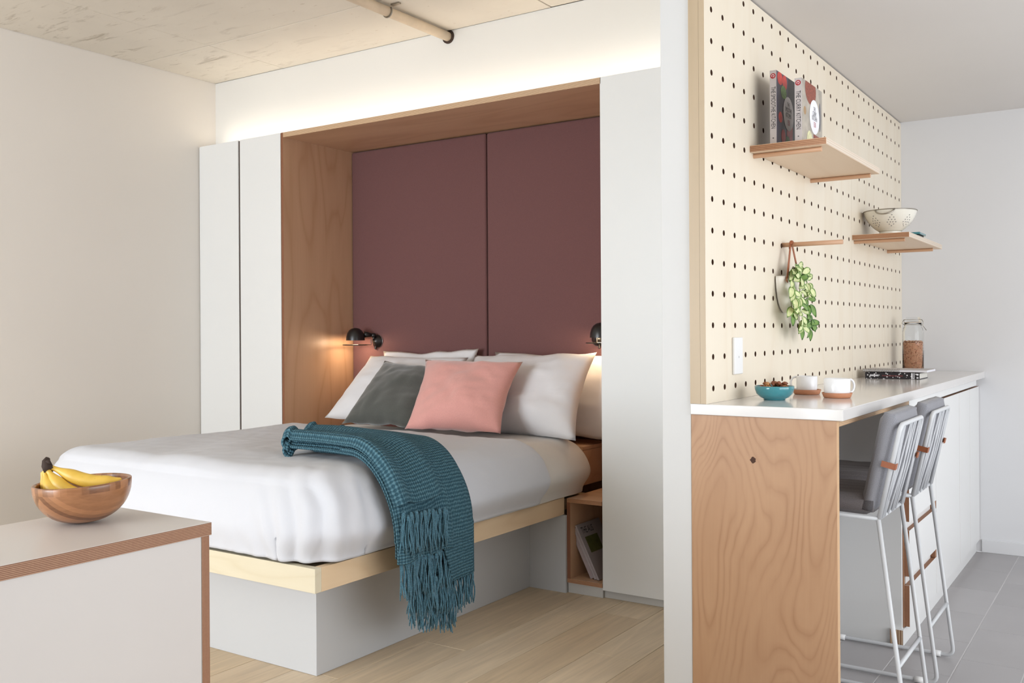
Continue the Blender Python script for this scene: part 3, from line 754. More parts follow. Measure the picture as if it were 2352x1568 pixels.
def bp(a, d, z): return BC + R * a + F * d + Vector((0, 0, z))     # along the bowl, across it, up
CR = bp(-0.086, 0.0, 0.126)
def bez(p0, p1, p2, p3, n):
    out = []
    for i in range(n + 1):
        t_ = i / n; out.append(p0 * (1 - t_) ** 3 + p1 * 3 * t_ * (1 - t_) ** 2 + p2 * 3 * t_ * t_ * (1 - t_) + p3 * t_ ** 3)
    return out
def banana(p1, p2, p3, off, seed):
    pts = bez(CR + off, Vector(p1), Vector(p2), Vector(p3), 22)
    rr = []
    for i in range(23):
        q = i / 22
        rr.append((0.0068 + 0.0122 * sm(0.14, 0.46, q) - 0.0135 * sm(0.84, 1.0, q)) * 1.1)
    MB().tube(pts, rr, 5).build('banana', ban, bb, smooth=True, sub=2)
banana(bp(-0.050, 0.0, 0.120), bp(0.012, -0.010, 0.074), bp(0.086, 0.0, 0.097), Vector((0.004, 0.002, 0)), 1)
banana(bp(-0.068, -0.010, 0.110), bp(-0.040, -0.026, 0.050), bp(0.055, -0.026, 0.062), R * 0.001 - F * 0.005 - U * 0.004, 2)
banana(bp(-0.083, -0.010, 0.100), bp(-0.064, -0.030, 0.048), bp(0.020, -0.045, 0.054), R * -0.004 - F * 0.004 - U * 0.008, 3)
banana(bp(-0.096, -0.004, 0.094), bp(-0.080, -0.004, 0.050), bp(-0.005, 0.005, 0.040), R * -0.008 - U * 0.011, 4)
b = MB(); b.tube([CR + Vector((0.010, 0.0, -0.008)), CR + Vector((-0.001, 0, 0.004)), CR + Vector((-0.006, 0.002, 0.013)), CR + Vector((-0.003, 0.004, 0.020))], [0.012, 0.0115, 0.009, 0.005], 9)
b.tube([CR + Vector((-0.008, 0, 0.004)), CR + Vector((-0.013, 0.001, -0.012))], [0.006, 0.003], 7)
b.tube([CR + Vector((0.002, 0, 0.013)), CR + Vector((0.013, 0.001, 0.008))], [0.006, 0.003], 7)
b.build('stem', ban_tip, bb, smooth=True)

# ------------------------------------------------------------------ pegboard wall
XP = -1.103; PB0, PB1 = 2.692, YE - 0.001; PZ0, PZ1 = 0.9283, 2.252
pg = thing('pegboard', 'pale birch pegboard lining the whole kitchen wall', 'pegboard', (XP, 4.0, 0.93))
hy = [2.749 + 0.0935 * i for i in range(29)]; hz = [0.9722 + 0.0961 * k for k in range(14)]
hole_in = plain('drilled_hole_wood', (96, 66, 48), 0.8, 0.05)
def peg_panel(ya, yb):
    b = MB(); r = 0.0092; n = 12; th = 0.018
    cols = [y for y in hy if ya < y < yb]; yc = [ya] + [(p + q) / 2 for p, q in zip(cols[:-1], cols[1:])] + [yb]
    zc = [PZ0] + [(p + q) / 2 for p, q in zip(hz[:-1], hz[1:])] + [PZ1]
    for i, y in enumerate(cols):
        for k, z in enumerate(hz):
            y0, y1, z0, z1 = yc[i], yc[i + 1], zc[k], zc[k + 1]
            ring = [(y + r * math.cos(2 * PI * a / n + PI / 4), z + r * math.sin(2 * PI * a / n + PI / 4)) for a in range(n)]
            sq = [(y1, z1), None, None, (y0, z1), None, None, (y0, z0), None, None, (y1, z0), None, None]
            def lerp(p, q, f): return (p[0] + (q[0] - p[0]) * f, p[1] + (q[1] - p[1]) * f)
            for a in range(0, 12, 3):
                for s in (1, 2): sq[a + s] = lerp(sq[a], sq[(a + 3) % 12], s / 3)
            vs = [(XP, p[0], p[1]) for p in ring] + [(XP, p[0], p[1]) for p in sq] + [(XP - th, p[0], p[1]) for p in ring]
            fs = []; mi = []
            for a in range(n):
                c = (a + 1) % n
                fs.append((a, n + a, n + c, c)); mi.append(0)
                fs.append((a, c, 2 * n + c, 2 * n + a)); mi.append(1)
            b.add(vs, fs, mi)
    for (ya_, yb_) in ((ya, yb),):
        b.add([(XP, ya, PZ0), (XP, ya, PZ1), (XP - th, ya, PZ1), (XP - th, ya, PZ0)], [(0, 1, 2, 3)], 2)
        b.add([(XP, yb, PZ0), (XP, yb, PZ1), (XP - th, yb, PZ1), (XP - th, yb, PZ0)], [(3, 2, 1, 0)], 0)
        b.add([(XP, ya, PZ1), (XP, yb, PZ1), (XP - th, yb, PZ1), (XP - th, ya, PZ1)], [(0, 1, 2, 3)], 0)
    return b.build('panel', [birch_pale, hole_in, birch_frame], pg)
seam = (hy[17] + hy[18]) / 2
peg_panel(PB0, seam - 0.0006); peg_panel(seam + 0.0006, PB1)
MB().box(-1.154, XP - 0.0185, PB0, PB0 + 0.05, PZ0, PZ1).build('edge_batten', birch_frame, pg)
MB().box(-1.154, -1.150, PB0 + 0.05, PB1, PZ0, PZ1).build('backing', hole_in, pg)
# socket plate
t = thing('switch_plate', 'small white switch plate on the pegboard above the worktop', 'switch', (XP, 2.943, 1.066))
pl_ = MB().box(XP + 0.0002, XP + 0.009, 2.906, 2.982, 1.008, 1.126).build('plate', plastic_white, t, bevel=0.003)
b = MB(); b.lathe([(0.0, 0.001), (0.003, 0.0008), (0.0035, 0)], (XP + 0.009, 2.944, 1.063), 12, rot=Matrix.Rotation(PI / 2, 3, 'Y')); b.build('screw_cap', lam_grey, pl_)

# shelves on pegs
def shelf(ya, yb, xo, zb, th, dys, label):
    g = thing('shelf', label, 'shelf', (XP, (ya + yb) / 2, zb), 'birch shelves on the pegboard')
    b = MB(); b.box(XP + 0.0005, xo, ya, yb, zb, zb + th, 'z'); b.m[4] = b.m[5] = 2
    b.build('board', [birch_shelf, shelf_edge, pale_edge], g, bevel=0.0008, seg=1)
    for y in dys:
        MB().tube([(XP - 0.015, y, zb - 0.0078), (xo - 0.026, y, zb - 0.0078)], 0.0077, 14).build('dowel', dowel_wood, g, smooth=False)
shelf(3.08, 3.80, -0.851, 1.741, 0.022, (3.118, 3.768), 'upper birch shelf holding the two cookbooks')
shelf(4.391, 5.18, -0.862, 1.549, 0.022, (4.429, 5.082), 'lower birch shelf holding the colander')
# cookbooks
cover_dark = plain('cover_slate', (70, 66, 84), 0.35, 0.25, 12)
cover_black = plain('cover_black', (26, 24, 26), 0.35, 0.05)
cover_wood = plain('cover_weathered_wood', (176, 168, 156), 0.4, 0.2, 25)
spine_grey = plain('spine_grey', (198, 190, 190), 0.4, 0.02)
red_food = plain('tomato_red', (196, 54, 46), 0.35, 0.2, 60)
brown_food = plain('curry_brown', (140, 70, 52), 0.4, 0.5, 160)
green_food = plain('herb_green', (112, 150, 84), 0.4, 0.4, 120)
pale_food = plain('onion_pale', (222, 220, 176), 0.4, 0.2, 80)
label_white = plain('label_white', (240, 240, 246), 0.5, 0.005)
def cookbook(xa, xb, y0, y1, z0, z1, words, label, style):
    g = thing('cookbook', label, 'book', ((xa + xb) / 2, (y0 + y1) / 2, z0), 'cookbooks on the upper shelf')
    MB().box(xa + 0.0015, xb - 0.0015, y0 + 0.002, y1 - 0.003, z0 + 0.003, z1 - 0.003).build('pages', paper, g)
    b = MB(); b.box(xa, xa + 0.0014, y0, y1, z0, z1, mi=0); b.box(xb - 0.0014, xb, y0, y1, z0, z1, mi=0)
    cv = b.build('cover', cover_dark if style == 0 else cover_wood, g)
    sn = MB().box(xa, xb, y0 - 0.0014, y0, z0, z1).build('spine', spine_grey, g)
    H = z1 - z0; Wd = y1 - y0; yc = lambda q: y0 + Wd * q; zc = lambda q: z0 + H * q; X = xb
    xm = (xa + xb) / 2; ys = y0 - 0.0015
    text_part('spine_title', words, ink_black, sn, (xm, ys, zc(0.50)), (0, 0, -1), (1, 0, 0), 0.0215, 0.56 if len(words) > 18 else 0.60)
    MB().disc((xm, ys - 0.0003, zc(0.925)), 0.0090, (0, -1, 0)).build('emblem', ink_red, sn)
    b = MB(); b.tube([(xm + 0.004 * math.cos(a), ys - 0.0006, zc(0.926) + 0.0046 * math.sin(a)) for a in [i * 0.5 for i in range(-3, 9)]], 0.0009, 5); b.build('emblem_mark', label_white, sn)
    MB().box(xm - 0.002, xm + 0.002, ys - 0.0004, ys, zc(0.088), zc(0.1)).build('spine_mark', ink_black, sn)
    def ell(nm, cy, cz, ry, rz, mt, lift):
        n = 28; MB().add([(X + lift, min(max(yc(cy) + ry * math.cos(2 * PI * k / n), y0), y1), min(max(zc(cz) + rz * math.sin(2 * PI * k / n), z0), z1)) for k in range(n)], [tuple(range(n))]).build(nm, mt, cv)
    def rect(nm, c0, c1, d0, d1, mt, lift):
        MB().add([(X + lift, yc(c0), zc(d0)), (X + lift, yc(c1), zc(d0)), (X + lift, yc(c1), zc(d1)), (X + lift, yc(c0), zc(d1))], [(0, 1, 2, 3)]).build(nm, mt, cv)
    if style == 0:
        rect('cover_art', 0.60, 1.0, 0.0, 1.0, cover_black, 0.0002)
        rect('cover_art', 0.52, 0.82, 0.0, 0.42, red_food, 0.0004)
        ell('cover_art', 0.18, 0.92, 0.028, 0.022, red_food, 0.0003); ell('cover_art', 0.42, 0.90, 0.024, 0.026, red_food, 0.0004)
        ell('cover_art', 0.36, 0.76, 0.03, 0.022, green_food, 0.0005); ell('cover_art', 0.20, 0.40, 0.02, 0.018, red_food, 0.0003)
        ell('cover_art', 0.34, 0.15, 0.022, 0.026, red_food, 0.0005); ell('cover_art', 0.56, 0.12, 0.022, 0.018, green_food, 0.0006)
    else:
        ell('cover_art', 0.42, 0.90, 0.062, 0.050, brown_food, 0.0003); rect('cover_art', 0.55, 1.0, 0.0, 0.22, brown_food, 0.0003)
        ell('cover_art', 0.36, 0.10, 0.030, 0.030, pale_food, 0.0005); ell('cover_art', 0.70, 0.10, 0.018, 0.018, green_food, 0.0006)
        ell('cover_art', 0.14, 0.52, 0.014, 0.014, plain('walnut_shell', (170, 140, 104), 0.6), 0.0003); ell('cover_art', 0.88, 0.55, 0.012, 0.05, ink_grey, 0.0003)
    ell('title_label', 0.60, 0.50, 0.056, 0.058, label_white, 0.0008)
    mid = words.split()[1]
    for i, (w, sz) in enumerate((('THE', 0.020), (mid, 0.0215), ('KITCHEN', 0.022))):
        text_part('cover_title', w, ink_grey, cv, (X + 0.0010, yc(0.60), zc(0.625 - 0.075 * i)), (0, 1, 0), (0, 0, 1), sz, 0.62)
    text_part('cover_number', '150', plain('ink_rose', (206, 120, 130), 0.5), cv, (X + 0.0010, yc(0.60), zc(0.375)), (0, 1, 0), (0, 0, 1), 0.026, 0.7)
cookbook(-1.046, -1.024, 3.118, 3.325, 1.7635, 2.012, 'THE SMOOTHIE KITCHEN', 'grey-spined smoothie cookbook with tomatoes on a dark cover', 0)
cookbook(-0.963, -0.940, 3.118, 3.35, 1.7635, 1.974, 'THE CURRY KITCHEN', 'grey-spined curry cookbook with spices on a pale wood cover', 1)
# bracket clip behind the curry book is only its dark back board
# colander
g = thing('colander', 'cream enamel colander with wire handles on the lower shelf', 'colander', (-0.985, 4.60, 1.5715))
cc = Vector((-0.985, 4.60, 1.5715))
prof = [(0.058, 0.0), (0.060, 0.001), (0.045, 0.022), (0.046, 0.024), (0.068, 0.040), (0.092, 0.065), (0.107, 0.092), (0.113, 0.113), (0.1135, 0.116)]
MB().lathe(prof[:4], cc, 40).build('foot', cream_enamel, g, smooth=True, solid=0.0015)
def colander_wall():
    b = MB(); n = 72; rows = 14; vs = []
    pr = prof[3:]
    def at_(q):
        q *= len(pr) - 1; i = min(int(q), len(pr) - 2); f = q - i
        return (pr[i][0] * (1 - f) + pr[i + 1][0] * f, pr[i][1] * (1 - f) + pr[i + 1][1] * f)
    b.lathe([at_(i / rows) for i in range(rows + 1)], cc, n)
    return b.build('wall', cream_enamel, g, smooth=True, solid=0.0015)
wl = colander_wall()
MB().lathe([(0.0, 0.024), (0.046, 0.024)], cc, 40).build('bottom', cream_enamel, g)
# drilled dots of the drain pattern
b = MB()
for k in range(8):
    a0 = k * PI / 4 + 0.28
    for (da, q) in [(0, 0.045), (0.11, 0.052), (-0.11, 0.052), (0.2, 0.061), (-0.2, 0.061), (0.06, 0.061), (-0.06, 0.061), (0.14, 0.071), (-0.14, 0.071), (0, 0.071), (0.08, 0.081), (-0.08, 0.081), (0, 0.091)]:
        z = q; i = [j for j in range(len(prof) - 1) if prof[j][1] <= z <= prof[j + 1][1]][-1]
        f = (z - prof[i][1]) / (prof[i + 1][1] - prof[i][1]); r = prof[i][0] * (1 - f) + prof[i + 1][0] * f
        a = a0 + da; rad = Vector((math.cos(a), math.sin(a), -0.5)).normalized()
        b.disc(cc + Vector((r * math.cos(a), r * math.sin(a), z)) + rad * 0.0016, 0.0024, rad, 8)
setp(b.build('drain_holes', ink_grey, wl), kind='stuff')
MB().tube([cc + Vector((0.1145 * math.cos(a), 0.1145 * math.sin(a), 0.117)) for a in [2 * PI * i / 56 for i in range(56)]], 0.0026, 6, closed=True).build('rim', steel, g, smooth=True)
for a0 in (-0.62, PI - 0.62):
    pts = []
    for i in range(13):
        q = i / 12; a = a0 - 0.95 + (q - 0.5) * 0.75; dz = -0.022 * math.sin(q * PI) ** 0.6; rr = 0.116 + 0.014 * math.sin(q * PI)
        pts.append(cc + Vector((rr * math.cos(a), rr * math.sin(a), 0.116 + dz)))
    MB().tube(pts, 0.0032, 7).build('handle', steel, g, smooth=True)
t = thing('teal_dish', 'small flat teal dish on the lower shelf beside the colander', 'dish', (-0.895, 4.80, 1.5715))
MB().box(-0.955, -0.868, 4.66, 4.80, 1.5835, 1.594).build('tray', teal_glaze, t, bevel=0.003)
MB().box(-0.945, -0.876, 4.668, 4.79, 1.5715, 1.5835).build('base', ink_black, t, bevel=0.002)
# peg rod with hanging planter
t = thing('peg_rod', 'bare wooden peg rod sticking out of the pegboard', 'peg', (XP, 3.415, 1.456))
MB().tube([(XP - 0.015, 3.415, 1.456), (-0.889, 3.415, 1.456)], 0.0083, 18).build('rod', dowel_wood, t, smooth=True)
PC = Vector((-1.098, 3.415, 1.285))
hp = thing('hanging_planter', 'white wall planter with trailing variegated plant hanging from a leather strap', 'planter', (-1.06, 3.40, 1.28))
b = MB(); vs = []; fs = []; n = 36; mrings = 9
for i in range(mrings):
    a = i / (mrings - 1) * PI / 2
    for k in range(n):
        g_ = PI + PI * k / (n - 1)
        rr = 0.092 * math.cos(a) ** 0.5 if i < mrings - 1 else 0
        vs.append(PC + Vector((0.034 * math.sin(a) - 0.0, rr * math.cos(g_) * 1.0, 0.055 + rr * math.sin(g_) * 1.4)))
for i in range(mrings - 1):
    for k in range(n - 1): fs.append((i * n + k, i * n + k + 1, (i + 1) * n + k + 1, (i + 1) * n + k))
fs.append(tuple(range(n)))
b.add(vs, fs)
b.build('pot', planter_cream, hp, smooth=True, solid=0.004)
MB().box(PC.x - 0.002, PC.x + 0.032, PC.y - 0.07, PC.y + 0.07, PC.z + 0.045, PC.z + 0.052).build('soil', plain('potting_soil', (60, 46, 38), 0.9, 0.2, 90), hp)
def strap(p, q, w):
    p, q = Vector(p), Vector(q); d = (q - p); s = Vector((0, 1, 0)); s = (s - d.normalized() * s.dot(d.normalized())).normalized()
    return MB().obox((p + q) / 2, Vector((0.0009, 0, 0)), s * w, d / 2)
rodp = Vector((-1.075, 3.415, 1.4665))
b = strap((-1.071, 3.411, 1.466), (-1.062, 3.336, 1.318), 0.0075)
stp = b.build('strap', leather, hp)
b = strap((-1.071, 3.419, 1.466), (-1.062, 3.492, 1.318), 0.0075); b.build('strap', leather, hp)
MB().tube([(-1.069, 3.415 + 0.0098 * math.cos(a), 1.456 + 0.0098 * math.sin(a)) for a in [i * PI / 8 for i in range(0, 9)]], 0.0062, 6).build('strap_loop', leather, hp)
MB().lathe([(0.0, 0.002), (0.004, 0.0015), (0.0045, 0)], (-1.0612, 3.340, 1.327), 12, rot=Matrix.Rotation(PI / 2, 3, 'Y')).build('rivet', steel, stp)
leaf_rim = plain('leaf_green', (118, 152, 76), 0.4, 0.18, 40)
leaf_mid = plain('leaf_cream', (222, 228, 172), 0.4, 0.1, 60)
leaf_dk = plain('leaf_deep_green', (66, 108, 44), 0.4, 0.15, 40)
def leaf_proto(mats, seed):
    L = 0.056; Wd = 0.0145; rows = 8; vs = []; fs = []; mi = []
    for i in range(rows + 1):
        q = i / rows; w = Wd * math.sin(PI * min(1, q * 0.93 + 0.05)) ** 0.8 * (1.08 - 0.3 * q); x = L * q
        bend = -0.010 * q * q
        for j, f in enumerate((-1, -0.70, 0, 0.70, 1)):
            vs.append((x, w * f, bend + 0.0035 * abs(f) ** 1.5 - 0.001))
    for i in range(rows):
        for j in range(4):
            a = i * 5 + j; fs.append((a, a + 5, a + 6, a + 1)); mi.append(1 if (j in (0, 3) or i in (rows - 1,)) else 0)
    return MB().add(vs, fs, mi).build('leaf', mats, hp, smooth=True, local=True, solid=0.0006)
protos = [leaf_proto([leaf_mid, leaf_rim], 1), leaf_proto([leaf_mid, leaf_rim], 2), leaf_proto([leaf_rim, leaf_dk], 3)]
rnd = random.Random(5); used = set()
def place_leaf(pos, dirv, nrm, sc, kind):
    o = protos[kind]
    if kind in used: o = o.copy(); COL.objects.link(o)
    used.add(kind)
    x = Vector(dirv).normalized(); n = Vector(nrm); n = (n - x * n.dot(x)).normalized(); y = n.cross(x)
    o.parent = hp; o.location = Vector(pos) - ORG[hp.name]
    o.rotation_euler = Matrix((x, y, n)).transposed().to_euler(); o.scale = (sc, sc, sc)
# trailing stems with whorls of leaves: each a gentle path from the pot down
stems = [[(-1.075, 3.40, 1.345), (-1.055, 3.385, 1.375), (-1.045, 3.34, 1.31), (-1.043, 3.32, 1.25), (-1.045, 3.34, 1.205)],
         [(-1.075, 3.42, 1.345), (-1.05, 3.43, 1.385), (-1.04, 3.42, 1.32), (-1.04, 3.40, 1.25), (-1.043, 3.41, 1.18), (-1.04, 3.43, 1.155)],
         [(-1.075, 3.44, 1.345), (-1.055, 3.50, 1.365), (-1.045, 3.53, 1.31), (-1.045, 3.515, 1.25), (-1.045, 3.52, 1.19), (-1.04, 3.53, 1.15)]]
sb = MB()
for si, st in enumerate(stems):
    st = [Vector(p) for p in st]
    dense = []
    for i in range(len(st) - 1):
        for k in range(6): dense.append(st[i].lerp(st[i + 1], k / 6))
    dense.append(st[-1])
    sb.tube(dense, 0.0016, 5)
    for i in range(3, len(dense), 2):
        p = dense[i]
        for s_i in range(2):
            # leaves fan along the wall on both sides of the stem, blades turned out into the room
            a = (0.15 if s_i else PI - 0.15) + rnd.uniform(-0.9, 0.6) * (1 if s_i else -1)
            dv = Vector((rnd.uniform(0.05, 0.5), math.cos(a), math.sin(a) - 0.35))
            nv = Vector((0.9, -0.55 + rnd.uniform(-0.5, 0.5), 0.25 + rnd.uniform(-0.45, 0.5)))
            kind = 2 if (si == 2 and i > 16) or rnd.random() < 0.10 else rnd.randrange(2)
            place_leaf(p + Vector((rnd.uniform(0, 0.012), 0, 0)), dv, nv, rnd.uniform(0.78, 1.08), kind)
    place_leaf(dense[-1], (0.1, 0.2, -1), (0.9, -0.5, 0.1), 0.8, 2)
sb.build('stems', plain('stem_olive', (110, 118, 66), 0.6), hp)
MB().tube([(-1.06, 3.41, 1.34), (-1.05, 3.38, 1.372), (-1.045, 3.35, 1.365)], 0.0018, 5).build('twig', plain('twig_brown', (70, 60, 44), 0.7), hp)

# ------------------------------------------------------------------ kitchen bench
ZW = 0.928
t = thing('worktop', 'long glossy white stone worktop along the pegboard', 'worktop', (-0.93, 4.0, 0.895))
MB().box(-1.154, -0.703, 2.692, YE - 0.001, 0.8955, ZW).build('slab', stone_white, t, bevel=0.002)
MB().box(-1.10, -0.722, 2.7225, 3.655, 0.877, 0.895, 'z').build('sub_top', [birch_shelf, ply_light_z], t)
t = thing('end_panel', 'flame-grained birch plywood panel carrying the end of the worktop', 'panel', (-0.94, 2.71, 0))
eb = MB().box(-1.154, -0.722, 2.698, 2.7215, 0, 0.895, 'y').build('board', [birch_end, ply_light_y], t, bevel=0.0006, seg=1)
kn = plain('knot_dark', (70, 40, 24), 0.7, 0.2, 200)
b = MB(); n = 14; b.add([(-0.962 + 0.0075 * math.cos(2 * PI * k / n) * (1 + 0.3 * math.sin(k * 2)), 2.6975, 0.770 + 0.010 * math.sin(2 * PI * k / n)) for k in range(n)], [tuple(range(n))]); b.build('knot', kn, eb)
XD = -0.730
t = thing('drawer_unit', 'white drawer cabinet with brown ply finger pulls behind the stools', 'cabinet', (-0.9, 3.95, 0))
MB().box(-1.10, -0.752, 3.66, 3.678, 0.0, 0.8765).build('side_panel', lam_white, t)
MB().box(-1.10, -0.767, 3.679, 4.215, 0.06, 0.875).build('carcass', lam_white, t)
MB().box(-0.7655, -0.7490, 3.681, 3.699, 0.06, 0.852, 'y').build('edge_upright', [ply_brown_x, ply_brown_x], t)
for i, (za, zb, notch) in enumerate([(0.445, 0.852, 0.03), (0.245, 0.413, 0.0), (0.062, 0.213, 0.0)]):
    o = MB().box(XD - 0.018, XD, 3.69, 4.215, za, zb, 'x').build('drawer_front', [lam_white, ply_brown_x], t, bevel=0.0006, seg=1)
    if i: MB().box(XD - 0.030, XD - 0.0185, 3.71, 4.19, zb - 0.01, zb + 0.026).build('finger_pull', lam_white, o)
MB().box(XD - 0.020, XD - 0.002, 4.1985, 4.2155, 0.415, 0.443).build('pull_stop', ply_brown_x, t)
MB().box(XD - 0.020, XD - 0.002, 4.1985, 4.2155, 0.215, 0.243).build('pull_stop', ply_brown_x, t)
def cupboard(ya, yb, label):
    g = thing('base_cabinet', label, 'cabinet', (-0.9, (ya + yb) / 2, 0), 'white base cabinets')
    MB().box(-1.10, -0.766, ya + 0.001, yb - 0.001, 0.06, 0.875).build('carcass', lam_white, g)
    MB().box(XD - 0.018, XD, ya + 0.0015, yb - 0.0015, 0.062, 0.852, 'x').build('door', [lam_white, ply_brown_x], g, bevel=0.0006, seg=1)
cupboard(4.218, 4.805, 'white handleless cabinet beside the drawer cabinet')
cupboard(4.807, 5.114, 'narrow white handleless cabinet second from the end wall')
cupboard(5.116, YE - 0.002, 'narrow white handleless cabinet touching the end wall')
t = thing('bench_rail', 'slim white rail under the worktop over the drawers', 'rail', (-0.74, 4.5, 0.86))
MB().box(XD - 0.016, XD + 0.004, 3.681, 5.30, 0.862, 0.8945).build('rail', lam_white, t, bevel=0.001)
MB().box(XD - 0.034, XD - 0.0285, 3.70, YE - 0.002, 0.8535, 0.8615).build('channel', birch_shelf, t)
struct(MB().box(-0.79, -0.745, 3.645, YE - 0.002, 0, 0.0585, 'y', 1, 0).build('trim_1', [lam_white, edge('plinth_ply_end', (214, 190, 160), (150, 116, 90), 'x', 0.009)]), 'low white plinth under the kitchen cabinets', 'plinth')

# things on the worktop
g = thing('nut_bowl', 'shallow teal glazed bowl of nuts on the worktop', 'bowl', (-0.986, 2.962, ZW))
c = Vector((-0.986, 2.965, ZW + 0.0003))
pr = [(0.0, 0.0), (0.033, 0.0), (0.034, 0.004), (0.044, 0.008), (0.056, 0.020), (0.0605, 0.034), (0.061, 0.043), (0.0595, 0.0445), (0.0575, 0.043), (0.055, 0.030), (0.045, 0.014), (0.0, 0.009)]
MB().lathe(pr, c, 48).build('shell', teal_glaze, g, smooth=True)
nutm = [plain('almond', (150, 92, 54), 0.6, 0.2, 80), plain('walnut', (178, 126, 78), 0.6, 0.25, 80), plain('hazelnut', (122, 68, 40), 0.5, 0.2, 80)]
rnd = random.Random(11); protos_n = []
def nut_mesh(mt, seed):
    r = random.Random(seed); b = MB(); n = 8; prof_ = [(0.0, -1.0), (0.55, -0.75), (0.95, -0.1), (0.75, 0.55), (0.0, 1.0)]
    b.lathe([(a * 0.0068, z * 0.0105) for a, z in prof_], (0, 0, 0), n)
    for v in b.v: v += Vector((r.uniform(-1, 1), r.uniform(-1, 1), r.uniform(-1, 1))) * 0.0006
    return b
NL = 'small brown nut heaped in the shallow teal bowl'
for k in range(34):
    a = rnd.uniform(0, 2 * PI); rr = 0.046 * math.sqrt(rnd.random()); z = 0.034 + 0.014 * (1 - (rr / 0.046) ** 2) * rnd.random() + 0.002
    if k < 3:
        o = nut_mesh(nutm[k], k).build('nut', nutm[k], smooth=True); protos_n.append(o); setp(o, NL, 'nut', 'nuts in the teal bowl')
    else:
        o = protos_n[k % 3].copy(); COL.objects.link(o)
    o.location = c + Vector((rr * math.cos(a), rr * math.sin(a), z)); o.rotation_euler = (rnd.uniform(0, 6), rnd.uniform(0, 6), rnd.uniform(0, 6))
for i in range(10):   # a second tier that rises above the rim
    o = protos_n[i % 3].copy(); COL.objects.link(o); a = i * 2.4; rr = 0.008 + 0.003 * i
    o.location = c + Vector((rr * math.cos(a), rr * math.sin(a), 0.049 + 0.004 * rnd.random())); o.rotation_euler = (rnd.uniform(0, 6), rnd.uniform(0, 6), 0)
def mug(cx, cy, r, h, ang, lab_m, lab_s, flare):
    s = thing('saucer', lab_s, 'saucer', (cx, cy, ZW), 'terracotta saucers')
    MB().lathe([(0.0, 0.0), (0.040, 0.0), (0.0425, 0.002), (0.0475, 0.016), (0.0465, 0.0168), (0.0435, 0.0155), (0.040, 0.006), (0.0, 0.0055)], (cx, cy, ZW + 0.0003), 44).build('dish', cork, s, smooth=True)
    g = thing('mug', lab_m, 'mug', (cx, cy, ZW + 0.0065), 'white mugs')
    z = ZW + 0.0066
    MB().lathe([(0.0, 0.0), (r * 0.86, 0.0), (r * 0.93, 0.003), (r * (1 - flare), h * 0.25), (r, h - 0.001), (r - 0.0012, h), (r - 0.0028, h - 0.001), (r * 0.9, 0.006), (0.0, 0.0045)], (cx, cy, z), 44).build('cup', ceramic, g, smooth=True)
    d = Vector((math.cos(ang), math.sin(ang), 0)); pts = []
    for i in range(15):
        q = i / 14; a = math.radians(100 - 215 * q)
        rad = r - 0.004 + 0.022 * max(0.0, math.cos(a) + 0.35) if True else 0
        pts.append(Vector((cx, cy, z + h * 0.56 + h * 0.38 * math.sin(a))) + d * (r - 0.003 + 0.021 * (math.cos(a) + 0.35) / 1.35 if math.cos(a) > -0.35 else r - 0.003))
    MB().tube(pts, 0.0036, 8).build('handle', ceramic, g, smooth=True)
wr = math.atan2(R.y, R.x)
mug(-0.976, 3.274, 0.035, 0.056, wr + PI - 0.25, 'white mug with its handle towards the teal bowl', 'terracotta saucer under the mug nearer the teal bowl', 0.02)
mug(-0.842, 3.153, 0.0415, 0.056, wr + 0.15, 'wide white mug nearest the worktop edge, handle away from the teal bowl', 'terracotta saucer under the wide mug near the worktop edge', 0.02)
# book and spiral notebook
def dots_mat():
    t = NT('dotted_black_cover'); tc = t.n('ShaderNodeTexCoord'); v = t.coord((90, 90, 90))
    vo = t.n('ShaderNodeTexVoronoi'); vo.inputs['Scale'].default_value = 1.0; t.l(v, vo.inputs['Vector'])
    t.base(t.ramp(vo.outputs['Distance'], [(0.24, lin((225, 225, 228))), (0.30, lin((34, 32, 38)))])); t.b.inputs['Roughness'].default_value = 0.5
    return t.mat
t = thing('patterned_book', 'thick black and white patterned book under the spiral notebook', 'book', (-0.95, 4.56, ZW))
MB().box(-1.060, -0.836, 4.451, 4.63, ZW + 0.0026, ZW + 0.0255).build('pages', paper, t)
b = MB(); b.box(-1.063, -0.834, 4.448, 4.634, ZW + 0.0003, ZW + 0.0025); b.box(-1.063, -0.834, 4.448, 4.634, ZW + 0.0256, ZW + 0.0278)
dm = dots_mat(); b.build('cover', dm, t)
MB().box(-1.063, -0.834, 4.4455, 4.4478, ZW + 0.0003, ZW + 0.0278).build('spine', dm, t)
b = MB(); rnd = random.Random(3); x = -1.042
while x < -1.005: w = rnd.uniform(0.002, 0.004); b.box(x, x + w, 4.4448, 4.4455, ZW + 0.011, ZW + 0.0185); x += w + 0.001
b.build('spine_lettering', label_white, t)
b = MB(); x = -0.99
while x < -0.905: w = rnd.uniform(0.0015, 0.004); b.box(x, x + w, 4.4448, 4.4455, ZW + 0.0115, ZW + 0.0165); x += w + 0.0012
b.build('spine_lettering', plain('ink_wine', (120, 60, 62), 0.5), t)
b = MB(); b.box(-0.868, -0.862, 4.4448, 4.4455, ZW + 0.001, ZW + 0.0275); b.box(-0.858, -0.855, 4.4448, 4.4455, ZW + 0.001, ZW + 0.0275); b.box(-0.846, -0.838, 4.4448, 4.4455, ZW + 0.004, ZW + 0.010); b.box(-0.846, -0.838, 4.4448, 4.4455, ZW + 0.018, ZW + 0.025)
b.build('spine_stripes', label_white, t)
t = thing('spiral_notebook', 'silver spiral-bound notebook lying on the patterned book', 'notebook', (-0.94, 4.54, ZW + 0.028))
zn = ZW + 0.0305
MB().box(-1.075, -0.805, 4.455, 4.65, zn + 0.001, zn + 0.0095).build('pages', label_white, t)
